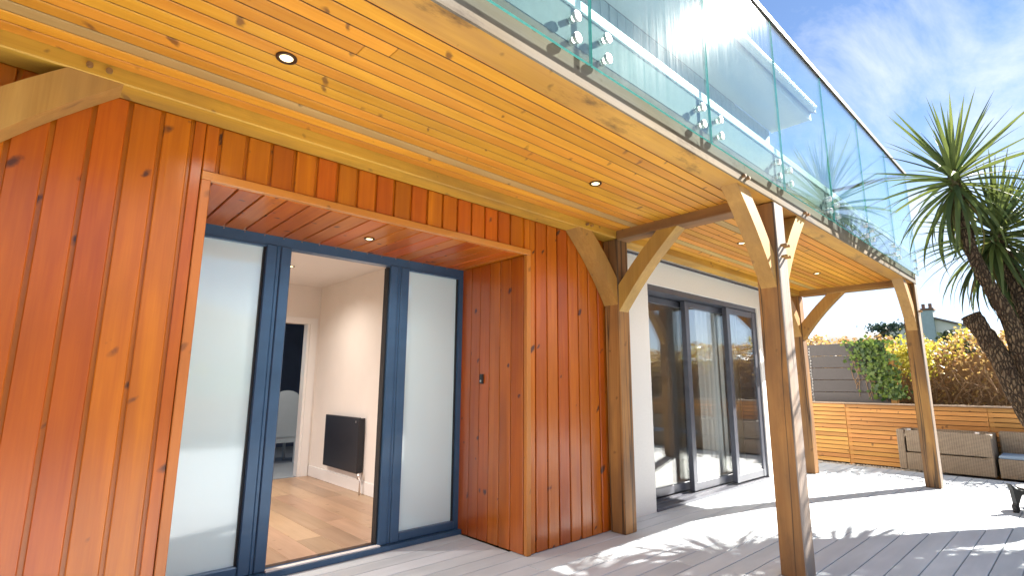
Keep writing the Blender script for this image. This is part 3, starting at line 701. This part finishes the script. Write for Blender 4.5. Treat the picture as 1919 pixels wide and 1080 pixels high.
downlight(2.62, 7.15, 2.5, 'downlight glowing in the dark room behind the doorway', 0.035, 14)

# ------------------------------------------------------------------ radiator and chair indoors
rd = empty('radiator', (2.73, 5.76, 0.25), 'black flat panel radiator on the cream wall inside the open door', 'radiator')
box('panel', 2.685, 2.715, 5.335, 6.19, 0.25, 0.826, M['radiator'], rd, 0.006)
rm_ = MB()
for i in range(26): rm_.box(2.716, 2.745, 5.36+i*0.032, 5.366+i*0.032, 0.28, 0.80)
rm_.build('convector_fins', M['radiator'], rd, (2.73, 5.76, 0.5))
box('side_cap', 2.684, 2.752, 5.325, 5.3345, 0.26, 0.82, M['radiator'], rd, 0.002)
box('bracket', 2.72, 2.762, 5.9, 5.94, 0.3, 0.75, M['radiator'], rd)
vv = MB(); vv.tube([(2.70, 5.345, 0.251), (2.70, 5.33, 0.22), (2.70, 5.28, 0.215), (2.70, 5.27, 0.17), (2.70, 5.27, 0.05)], 0.009, 8); vv.tube([(2.70, 5.30, 0.20), (2.70, 5.30, 0.26)], 0.02, 10)
vv.build('valve', M['steel'], rd, (2.7, 5.3, 0.2), True)
vp = MB(); vp.tube([(2.68, 5.40, 0.78), (2.684, 5.40, 0.78)], 0.012, 12); vp.build('vent_plug', M['steel'], rd, (2.68, 5.4, 0.78))
ch = empty('arched_chair', (2.85, 7.95, 0.05), 'pale blue high arched chair standing in the dark room behind the doorway', 'chair')
def arch_poly(xc, w_, z0, z1):
    p = [(xc-w_/2, z0), (xc+w_/2, z0)]
    for i in range(9): a = math.pi*i/8; p.append((xc+w_/2*math.cos(a), z1-w_*0.32+w_*0.32*math.sin(a)))
    return p
prism('backrest', arch_poly(2.85, 0.36, 0.34, 1.08), 'y', 7.93, 7.96, M['headboard'], ch)
prism('back_rim', arch_poly(2.85, 0.30, 0.42, 1.03), 'y', 7.922, 7.929, M['headboard'], ch)
box('seat', 2.66, 3.04, 7.961, 8.40, 0.42, 0.47, M['headboard'], ch, 0.01)
for lx in (2.685, 3.015):
    for ly in (7.945, 8.37): box('leg', lx-0.018, lx+0.018, ly-0.018, ly+0.018, 0.048, 0.42 if ly > 8 else 0.345, M['headboard'], ch, 0.004)

# ------------------------------------------------------------------ slatted fence, grey fence, gravel end
FX = 10.30
sf = empty('slatted_fence', (FX, 0, -0.1), 'low orange slatted timber fence with a flat cap behind the rattan seats', 'fence')
cuts = [3.9, 2.857, 1.05, -0.75, -2.55, -4.2]
for ci, (ya, yb) in enumerate(zip(cuts[:-1], cuts[1:])):
    for i in range(14):
        z1 = 0.885 - i*0.0686
        box('slat', FX, FX+0.02, yb+0.003, ya-0.003, z1-0.0595, z1, M['slat'], sf, 0.002)
    box('post', FX+0.022, FX+0.09, ya-0.05, ya+0.02, -0.12, 0.885, M['slat'], sf, 0.003)
box('cap', FX-0.03, FX+0.11, -4.2, 3.92, 0.892, 0.915, M['cap'], sf, 0.003)
bk = MB(); bk.box(FX+0.092, FX+0.10, -4.2, 3.9, -0.1, 0.885); bk.build('backing', M['rail'], sf, (FX, 0, 0))
# the fence returns along the garden side
sf2 = empty('slatted_fence', (2, -4.3, -0.1), 'slatted timber fence along the garden side, mirrored in the sliding glass', 'fence')
for ci in range(7):
    xa = FX - ci*1.8
    for i in range(14):
        z1 = 0.885 - i*0.0686
        box('slat', xa-1.797, xa-0.003, -4.31, -4.29, z1-0.0595, z1, M['slat_x'], sf2, 0.002)
    box('post', xa-0.09, xa-0.02, -4.38, -4.312, -0.16, 0.885, M['slat_x'], sf2, 0.003)
box('cap', FX-12.6, FX, -4.42, -4.27, 0.892, 0.915, M['cap'], sf2, 0.003)
bk = MB(); bk.box(FX-12.6, FX, -4.40, -4.392, -0.16, 0.885); bk.build('backing', M['rail'], sf2, (4, -4.4, 0))

gf = empty('grey_fence', (10.6, 3, -0.1), 'dark grey composite board fence panel with overgrown end behind the slats', 'fence')
for i in range(9):
    z0 = 0.02 + i*0.212
    box('board', 10.60, 10.625, 2.26, 4.6, z0+0.003, z0+0.209, M['grey_comp'], gf, 0.004)
box('end_post', 10.57, 10.66, 2.15, 2.25, -0.12, 1.62, M['slat'], gf, 0.006)
box('side_post', 10.58, 10.66, 4.61, 4.69, -0.12, 1.95, M['grey_comp'], gf, 0.006)
sl_ = MB()
for i in range(26):
    sl_.tube([(10.582+0.01*math.sin(i*2.1), 3.42+0.012*math.sin(i), 1.86-i*0.055), (10.582+0.01*math.sin(i*2.1), 3.42+0.012*math.sin(i), 1.85-i*0.055)], 0.009, 6)
sl_.tube([(10.594, 3.42, 1.88), (10.594, 3.42, 0.4)], 0.002, 5)
tag(sl_.build('string_lights', M['gloss_white'], None, (10.59, 3.42, 0.5)), 'string of tiny white bulbs hanging down the grey fence', 'string lights')

# ------------------------------------------------------------------ rattan furniture
rb = empty('rattan_storage_box', (9.95, 1.5, 0), 'brown woven rattan storage box with fold-down front panel behind the far post', 'storage box')
RXF, RXB = 9.62, 10.22
box('side_panel', RXF, RXB, 1.945, 2.035, 0.0, 0.56, M['rattan'], rb, 0.008)
box('side_panel', RXF+0.01, RXB, 0.985, 1.06, 0.0, 0.55, M['rattan'], rb, 0.008)
box('front_panel', RXF, RXF+0.035, 0.99, 1.925, 0.255, 0.555, M['rattan'], rb, 0.008)
box('base_panel', RXF+0.004, RXF+0.04, 0.99, 1.944, 0.0, 0.24, M['rattan'], rb, 0.008)
box('back_panel', RXB-0.03, RXB, 1.061, 1.944, 0.0, 0.555, M['rattan'], rb, 0.008)
box('inner_tray', RXF+0.05, RXB-0.035, 1.062, 1.943, 0.44, 0.47, M['black'], rb)
for yy in (1.10, 1.86): box('hinge', RXF+0.03, RXF+0.09, yy, yy+0.05, 0.545, 0.575, M['alu'], rb, 0.003)
rs = empty('rattan_sofa', (9.95, 0.4, 0), 'low rattan garden sofa with blue grey seat pad beside the storage box', 'sofa')
box('base', RXF, RXB, -0.7, 0.945, 0.0, 0.25, M['rattan'], rs, 0.01)
box('seat_pad', RXF+0.0, RXB-0.16, -0.69, 0.94, 0.251, 0.295, M['cushion'], rs, 0.015)
box('backrest', RXB-0.15, RXB, -0.7, 0.945, 0.251, 0.575, M['rattan'], rs, 0.012)

# ------------------------------------------------------------------ fire bowl at the deck side (one leg reaches into view)
fbp = empty('fire_bowl', (7.44, 0.40, 0), 'black cast iron fire bowl on short pointed legs standing on the deck', 'fire bowl')
n = 24; m_ = MB(); prof = [(0.02, 0.12), (0.14, 0.13), (0.20, 0.17), (0.225, 0.22), (0.24, 0.222), (0.205, 0.165), (0.14, 0.118), (0.02, 0.105)]
for rr, zz in prof:
    for k in range(n): m_.v.append((7.44+rr*math.cos(6.2832*k/n), 0.40+rr*math.sin(6.2832*k/n), zz))
for i in range(len(prof)):
    for k in range(n): k2 = (k+1) % n; i2 = (i+1) % len(prof); m_.f.append((i*n+k, i*n+k2, i2*n+k2, i2*n+k))
m_.build('bowl', M['iron'], fbp, (7.44, 0.4, 0.1), True)
la = math.atan2(0.637-0.40, 7.18-7.44)
for q in range(3):
    a = la + q*2.0944; d = Vector((math.cos(a), math.sin(a), 0)); sd_ = Vector((-d.y, d.x, 0))
    def at(r_, z): return Vector((7.44, 0.40, 0)) + d*r_ + Vector((0, 0, z))
    poly = [(0.335, 0.012), (0.365, 0.03), (0.368, 0.055), (0.352, 0.085), (0.357, 0.13), (0.366, 0.21), (0.385, 0.268), (0.335, 0.225), (0.285, 0.205), (0.21, 0.20), (0.20, 0.165), (0.285, 0.165), (0.305, 0.13), (0.325, 0.085), (0.33, 0.055), (0.325, 0.03)]
    lm = MB(); N = len(poly)
    for s_ in (-0.022, 0.022):
        for r_, z in poly: lm.v.append(at(r_, z) + sd_*s_)
    lm.f = [tuple(range(N))[::-1], tuple(range(N, 2*N))] + [(i, (i+1) % N, (i+1) % N+N, i+N) for i in range(N)]
    lo = lm.build('leg', M['iron'], fbp, at(0.34, 0))
    ft = MB(); ft.tube([at(0.35, 0.0), at(0.35, 0.02), at(0.35, 0.05)], [0.022, 0.026, 0.018], 10); ft.build('foot', M['iron'], lo, at(0.35, 0))

# ------------------------------------------------------------------ palm (cabbage palm with several heads)
palm = empty('cabbage_palm', (7.05, 0.02, 0), 'tall cabbage palm with leaning rough trunks and spiky leaf crowns beside the deck', 'palm tree')
def trunk(pts, rad, name='trunk', m_=None):
    # smooth the path and roughen the surface
    P_ = [Vector(p) for p in pts]; out = []; ro = []
    for i in range(len(P_)-1):
        for s_ in range(6):
            t_ = s_/6; p0 = P_[max(i-1, 0)]; p1 = P_[i]; p2 = P_[i+1]; p3 = P_[min(i+2, len(P_)-1)]
            out.append(0.5*((2*p1)+(p2-p0)*t_+(2*p0-5*p1+4*p2-p3)*t_*t_+(3*p1-p0-3*p2+p3)*t_**3)); ro.append(rad[i]*(1-t_)+rad[i+1]*t_)
    out.append(P_[-1]); ro.append(rad[-1])
    b_ = MB(); b_.tube(out, ro, 18)
    for i in range(len(b_.v)):
        ring = min(i//18, len(out)-1); c = out[ring]; d = Vector(b_.v[i]) - c
        b_.v[i] = c + d*(1+random.uniform(-0.10, 0.12)+0.05*math.sin(ring*1.7+i*0.9))
    return b_.build(name, m_ or M['bark'], palm, P_[0], True)
K1 = Vector((7.0, 0.69, 3.36)); K2 = Vector((7.4, 0.47, 2.78)); K3 = Vector((8.0, 0.0, 2.75)); K4 = Vector((8.2, -0.55, 3.1)); K5 = Vector((7.7, -0.75, 2.5))
trunk([(7.02, 0.0, -0.12), (7.02, 0.20, 0.55), (7.0, 0.38, 1.35), (7.0, 0.44, 1.80), (7.0, 0.52, 2.08), (7.0, 0.62, 2.45), (6.99, 0.66, 2.75), K1], [0.14, 0.105, 0.08, 0.068, 0.06, 0.055, 0.05, 0.045])
trunk([(7.01, 0.22, 0.35), (7.0, 0.43, 1.00), (7.0, 0.55, 1.45), (7.0, 0.66, 1.74), (7.0, 0.735, 1.905)], [0.11, 0.095, 0.085, 0.08, 0.08])
trunk([(7.0, 0.36, 1.25), (7.2, 0.33, 1.75), (7.36, 0.38, 2.25), K2], [0.09, 0.075, 0.065, 0.05])
trunk([(7.02, 0.22, 0.7), (7.45, 0.05, 1.3), (7.85, -0.02, 1.95), K3], [0.10, 0.085, 0.07, 0.05])
trunk([(7.02, 0.1, 0.4), (7.5, -0.25, 1.2), (8.0, -0.5, 2.2), K4], [0.10, 0.085, 0.07, 0.05])
trunk([(7.02, 0.0, 0.2), (7.25, -0.4, 1.0), (7.6, -0.7, 1.8), K5], [0.10, 0.085, 0.07, 0.05])
def leaf_mesh(L, W, droop, m_):
    vs_ = []; fs = []; n = 7
    for i in range(n+1):
        t_ = i/n
        wd = W*(0.55+0.9*t_)*(1-t_)**0.55 if t_ < 1 else 0.0
        wd = W*min(1.0, 0.5+1.6*t_)*(1-t_**2.2)
        bx = L*t_*(1-0.25*droop*t_*t_); bz = -droop*L*0.55*t_**2.3
        vs_ += [(bx, -wd/2, bz+wd*0.18), (bx, 0, bz-0.001), (bx, wd/2, bz+wd*0.18)]
    for i in range(n):
        a = i*3; fs += [(a, a+3, a+4, a+1), (a+1, a+4, a+5, a+2)]
    return mesh_from('leaf', vs_, fs, m_, True)
LV = [leaf_mesh(0.93, 0.05, d, M['palm_leaf']) for d in (0.03, 0.15, 0.4, 0.7)] + [leaf_mesh(0.85, 0.042, 0.85, M['palm_dead'])]
def crown(c, n, parts=True, size=1.0, axis=Vector((0, 0, 1))):
    hub = MB(); hub.tube([c-axis*0.10*size, c+axis*0.05*size, c+axis*0.2*size], [0.05*size, 0.055*size, 0.015], 10)
    cr_ = hub.build('crown', M['palm_dead'], palm, c, True)
    acc = MB()
    q0 = Vector((0, 0, 1)).rotation_difference(axis)
    for i in range(n):
        f = (i+0.5)/n
        el = 82 - 150*f**0.92 + random.uniform(-7, 7)          # upright in the heart, hanging at the skirt
        az = i*2.39996 + random.uniform(-0.15, 0.15)
        d = q0 @ Vector((math.cos(az)*math.cos(R(el)), math.sin(az)*math.cos(R(el)), math.sin(R(el))))
        me = LV[0] if el > 45 else LV[1] if el > 15 else LV[2] if el > -25 else LV[3]
        if el < -48 and random.random() < 0.35: me = LV[4]
        s_ = size*random.uniform(0.82, 1.12)*(0.9 if el > 55 else 1.0)
        side = Vector((0, 0, 1)).cross(d)
        side = side.normalized() if side.length > 1e-3 else Vector((1, 0, 0))
        up_ = d.cross(side)
        rot = Matrix((d, side, up_)).transposed().to_4x4()
        rot = rot @ Matrix.Rotation(random.uniform(-0.5, 0.5), 4, 'X')
        start = axis*(0.10-0.25*f)*size
        mat_ = Matrix.Translation(start) @ rot @ Matrix.Diagonal((s_, s_, s_, 1))
        if parts:
            o = bpy.data.objects.new('leaf', me); C.objects.link(o); o.parent = cr_; o.matrix_local = mat_
        else:
            b0 = len(acc.v); acc.v += [c + mat_ @ v.co for v in me.vertices]; acc.f += [tuple(b0+k for k in p.vertices) for p in me.polygons]
    if not parts:
        o = acc.build('leaves', M['palm_leaf'], cr_, c, True); tag(o, kind='stuff')
crown(K1, 112, True, 1.0)
crown(K2, 170, True, 0.95, Vector((0.15, -0.2, 1)).normalized())
crown(K3, 190, False, 1.0, Vector((0.2, -0.1, 1)).normalized())
crown(K4, 190, False, 1.05)
crown(K5, 190, False, 1.0, Vector((0.1, -0.3, 1)).normalized())

# ------------------------------------------------------------------ hedge, ivy, shrubs
def rv3(): 
    v = Vector((random.gauss(0, 1), random.gauss(0, 1), random.gauss(0, 1))); return v.normalized()
def leaves(mb, pos, s):
    u = rv3(); v = u.cross(rv3()).normalized(); mb.leaf(pos, u*s, v*s)
def hedge_top(y): return 2.0 + 0.09*math.sin(y*2.3) + 0.06*math.sin(y*5.1+1) + 0.05*math.sin(y*11.0)
hd = empty('hedge', (11.3, 0, -0.1), 'tangled russet and yellow hedge with bare brown twigs behind the slatted fence', 'hedge')
hl = MB(); hy = MB(); tw = MB()
for _ in range(15000):
    y = random.uniform(-5.5, 6.0); tz = hedge_top(y)
    if random.random() < 0.62: z = tz - abs(random.gauss(0, 0.24)); 
    else: z = random.uniform(0.7, tz)
    x = 11.0 + random.uniform(0, 1.0)*(1 if z > tz-0.3 else 0.6)
    p_ = Vector((x, y, z + random.uniform(-0.03, 0.07)))
    f = 0.5 + 0.5*math.sin(y*3.1+z*4+1.3*math.sin(y*1.1))
    (hy if (random.random() < 0.42*f and z > tz-0.5) else hl); leaves(hy if (random.random() < 0.5*f and z > tz-0.5) else hl, p_, random.uniform(0.022, 0.045))
for _ in range(1500):
    y = random.uniform(-5.0, 5.5); x = random.uniform(10.92, 11.5); z = random.uniform(-0.1, 1.2); p_ = Vector((x, y, z)); pts = [p_.copy()]
    d = Vector((random.gauss(0, 0.3), random.gauss(0, 0.7), 1)).normalized()
    for i in range(4):
        d = (d + rv3()*0.35).normalized(); p_ = p_ + d*random.uniform(0.1, 0.24); 
        if p_.z > hedge_top(p_.y)+0.05: break
        p_.x = max(p_.x, 10.86); pts.append(p_.copy())
    if len(pts) > 2: tw.tube(pts, [random.uniform(0.004, 0.011)*(1-0.18*i) for i in range(len(pts))], 4, False)
for _ in range(40):
    y = random.uniform(-5, 5.5); x = random.uniform(11.2, 11.5); tw.tube([(x, y, -0.12), (x+random.gauss(0, .05), y+random.gauss(0, .1), 0.7), (x+random.gauss(0, .1), y+random.gauss(0, .2), 1.5)], [0.03, 0.022, 0.01], 6)
tag(hl.build('russet_leaves', M['hedge_leaf'], hd, (11.3, 0, 1)), kind='stuff')
tag(hy.build('yellow_leaves', M['hedge_yellow'], hd, (11.3, 0, 1)), kind='stuff')
tag(tw.build('twigs', M['twig'], hd, (11.3, 0, 0)), kind='stuff')
core = MB(); core.box(11.75, 12.1, -5.6, 6.0, -0.1, 1.75)
tag(core.build('inner_growth', M['twig'], hd, (11.9, 0, 0)), kind='stuff')
iv = empty('ivy', (10.55, 2.4, 0.9), 'glossy green ivy spilling over the end of the grey fence', 'ivy')
il = MB(); ist = MB()
for _ in range(1050):
    t_ = random.random(); z = 1.95 - 0.95*t_**1.1
    yc = 2.56 - 0.36*t_; wy_ = 0.26 - 0.07*t_ + 0.05*math.sin(t_*23)
    p_ = Vector((10.56 - abs(random.gauss(0, 0.05)) + (0.1 if z > 1.88 else 0), yc + random.gauss(0, wy_*0.6), z + random.gauss(0, 0.03)))
    u = Vector((random.gauss(0, 0.35), random.gauss(0, 1), random.gauss(0, 1))).normalized(); v = u.cross(Vector((-1, random.gauss(0, .4), random.gauss(0, .4)))).normalized(); s_ = random.uniform(0.02, 0.042)
    il.leaf(p_, u*s_, v*s_*1.5)
for _ in range(26):
    y = random.uniform(2.2, 2.75); p_ = Vector((10.585, y, random.uniform(0.92, 1.3))); pts = [p_.copy()]
    for i in range(4): p_ = p_ + Vector((random.uniform(-.02, .008), random.gauss(-0.01, .05), random.uniform(.08, .16))); p_.x = min(p_.x, 10.59); pts.append(p_.copy())
    ist.tube(pts, 0.005, 5)
tag(il.build('leaves', M['ivy'], iv, (10.55, 2.4, 1.4)), kind='stuff'); tag(ist.build('stems', M['twig'], iv, (10.55, 2.4, 1.0)), kind='stuff')
ys_ = empty('yellow_shrub', (10.8, 1.95, -0.1), 'bright yellow leaved shrub between the ivy and the far post', 'shrub')
yl = MB()
for _ in range(1300):
    p_ = Vector((10.78+random.gauss(0, 0.10), 1.93+random.gauss(0, 0.15), 1.66+random.gauss(0, 0.15))); leaves(yl, p_, random.uniform(0.02, 0.04))
tag(yl.build('leaves', M['hedge_yellow'], ys_, (10.8, 1.95, 1.6)), kind='stuff')
yt = MB()
for k in range(7): yt.tube([(10.8, 1.95, -0.12), (10.8+random.gauss(0, .05), 1.94+random.gauss(0, .05), 0.8), (10.78+random.gauss(0, .1), 1.93+random.gauss(0, .12), 1.6)], [0.012, 0.009, 0.004], 5)
tag(yt.build('stems', M['twig'], ys_, (10.8, 1.95, 0)), kind='stuff')
# garden side hedge (seen in the glass)
hd2 = empty('hedge', (3, -5.3, -0.1), 'green and yellow hedge along the garden side, mirrored in the sliding glass', 'hedge')
h2 = MB(); h3 = MB()
for _ in range(9000):
    x = random.uniform(-4, 11); z = random.uniform(-0.1, 1.75+0.15*math.sin(x*1.7)); p_ = Vector((x, -5.2+random.gauss(0, 0.25), z))
    leaves(h2 if random.random() < 0.7 else h3, p_, random.uniform(0.04, 0.075))
tag(h2.build('green_leaves', M['bush'], hd2, (3, -5.2, 0.8)), kind='stuff'); tag(h3.build('yellow_leaves', M['hedge_yellow'], hd2, (3, -5.2, 0.8)), kind='stuff')

# ------------------------------------------------------------------ neighbour house, trees, hills
nh = empty('neighbour_house', (62, 9.3, -0.16), 'pale gabled house with a big chimney stack beyond the hedge', 'house')
AX = 60
prism('wall', [(5.7, -0.16), (13.0, -0.16), (13.0, 5.9), (9.35, 7.35), (5.7, 5.9)], 'x', AX, AX+9, M['house_wall'], nh)
rf_ = prism('roof', [(5.2, 5.72), (5.2, 5.90), (9.35, 7.56), (13.5, 5.90), (13.5, 5.72), (9.35, 7.36)], 'x', AX-0.25, AX+9.2, M['slate'], nh)
ck = box('chimney', AX-0.35, AX+0.6, 8.75, 10.2, -0.1, 7.95, M['chimney'], nh, 0.03)
box('chimney_cap', AX-0.45, AX+0.7, 8.65, 10.3, 7.951, 8.15, M['terracotta'], ck, 0.02)
for yy in (8.95, 9.45, 9.95): cyl('chimney_pot', (AX+0.1, yy, 8.37), 0.14, 0.45, 'z', M['terracotta'], ck, 12, 0.02)
for yy in (7.2, 11.2):
    wfr = box('window', AX-0.06, AX+0.02, yy-0.6, yy+0.6, 3.7, 5.0, M['gloss_white'], nh, 0.01)
    box('window_pane', AX-0.07, AX-0.061, yy-0.5, yy+0.5, 3.8, 4.9, M['darkroom'], wfr)
def blob_leaves(c, rad, n, s, m_, parent, name='crown'):
    b_ = MB()
    lobes = [Vector((random.gauss(0, .5), random.gauss(0, .5), random.gauss(0, .45))) for _ in range(9)]
    for _ in range(n):
        l = random.choice(lobes); d = rv3()*random.uniform(0.2, 0.55)
        q = l+d; leaves(b_, Vector((c[0]+q.x*rad[0], c[1]+q.y*rad[1], c[2]+q.z*rad[2])), s*random.uniform(0.6, 1.3))
    o = b_.build(name, m_, parent, c); tag(o, kind='stuff'); return o
bs = empty('bush', (48, 5.4, -0.16), 'dark rounded bush in front of the neighbouring house', 'bush')
blob_leaves((48, 5.3, 3.6), (1.6, 1.5, 1.0), 1800, 0.16, M['bush'], bs, 'foliage')
bt = MB(); bt.tube([(48, 5.3, -0.16), (48, 5.3, 1.5), (48, 5.2, 3.4)], [0.18, 0.14, 0.06], 8); bt.build('trunk', M['twig'], bs, (48, 5.3, 0))
pn = empty('pine_tree', (42, 9.6, -0.16), 'dark windswept pine with flat branches standing beyond the hedge', 'pine tree')
pt = MB(); pt.tube([(42, 10.1, -0.16), (42, 9.95, 2.2), (42, 9.7, 3.6), (42, 9.1, 4.6), (42, 8.4, 5.0)], [0.22, 0.17, 0.12, 0.08, 0.03], 8)
pt.tube([(42, 9.8, 3.1), (42, 10.4, 3.6), (42, 11.0, 3.75)], [0.08, 0.05, 0.02], 6); pt.build('trunk', M['twig'], pn, (42, 10, 0), True)
pc_ = MB()
for cx_, cy_, cz_, ry_, rz_, n_ in ((42, 8.8, 5.0, 1.1, 0.16, 500), (42, 10.8, 3.85, 0.9, 0.15, 420), (42, 9.6, 4.0, 0.7, 0.12, 200), (42, 8.6, 4.35, 0.6, 0.1, 140), (42, 10.4, 3.35, 1.0, 0.2, 300)):
    for _ in range(n_):
        leaves(pc_, Vector((cx_+random.gauss(0, .4), cy_+random.gauss(0, ry_*0.5), cz_+random.gauss(0, rz_))), random.uniform(0.07, 0.15))
tag(pc_.build('crown', M['pine'], pn, (42, 9.6, 4.2)), kind='stuff')
def hill(name, x0, pts_y, hfun, depth):
    m_ = MB(); n = len(pts_y)
    for r_ in range(9):
        t_ = r_/8
        for y in pts_y: m_.v.append((x0[0]+t_*depth[0] + (0 if x0[2] == 'x' else y), x0[1]+t_*depth[1] + (y if x0[2] == 'x' else 0), -1.5+math.sin(min(1, t_*1.6)*math.pi/2)*hfun(y)))
    for r_ in range(8):
        for i in range(n-1): a = r_*n+i; m_.f.append((a, a+1, a+n+1, a+n))
    tag(m_.build(name, M['hill'], None, (0, 0, 0), True), kind='structure')
hill('hill', (420, 0, 'x'), [-260+i*20 for i in range(40)], lambda y: 26+12*math.sin(y*0.013+0.3)+5*math.sin(y*0.05)+(14 if y > 60 else 14*max(0, y)/60), (260, 0))
hill('hill', (0, -380, 'y'), [-500+i*30 for i in range(45)], lambda y: 62+16*math.sin(y*0.011+1.2)+7*math.sin(y*0.034), (0, -200))
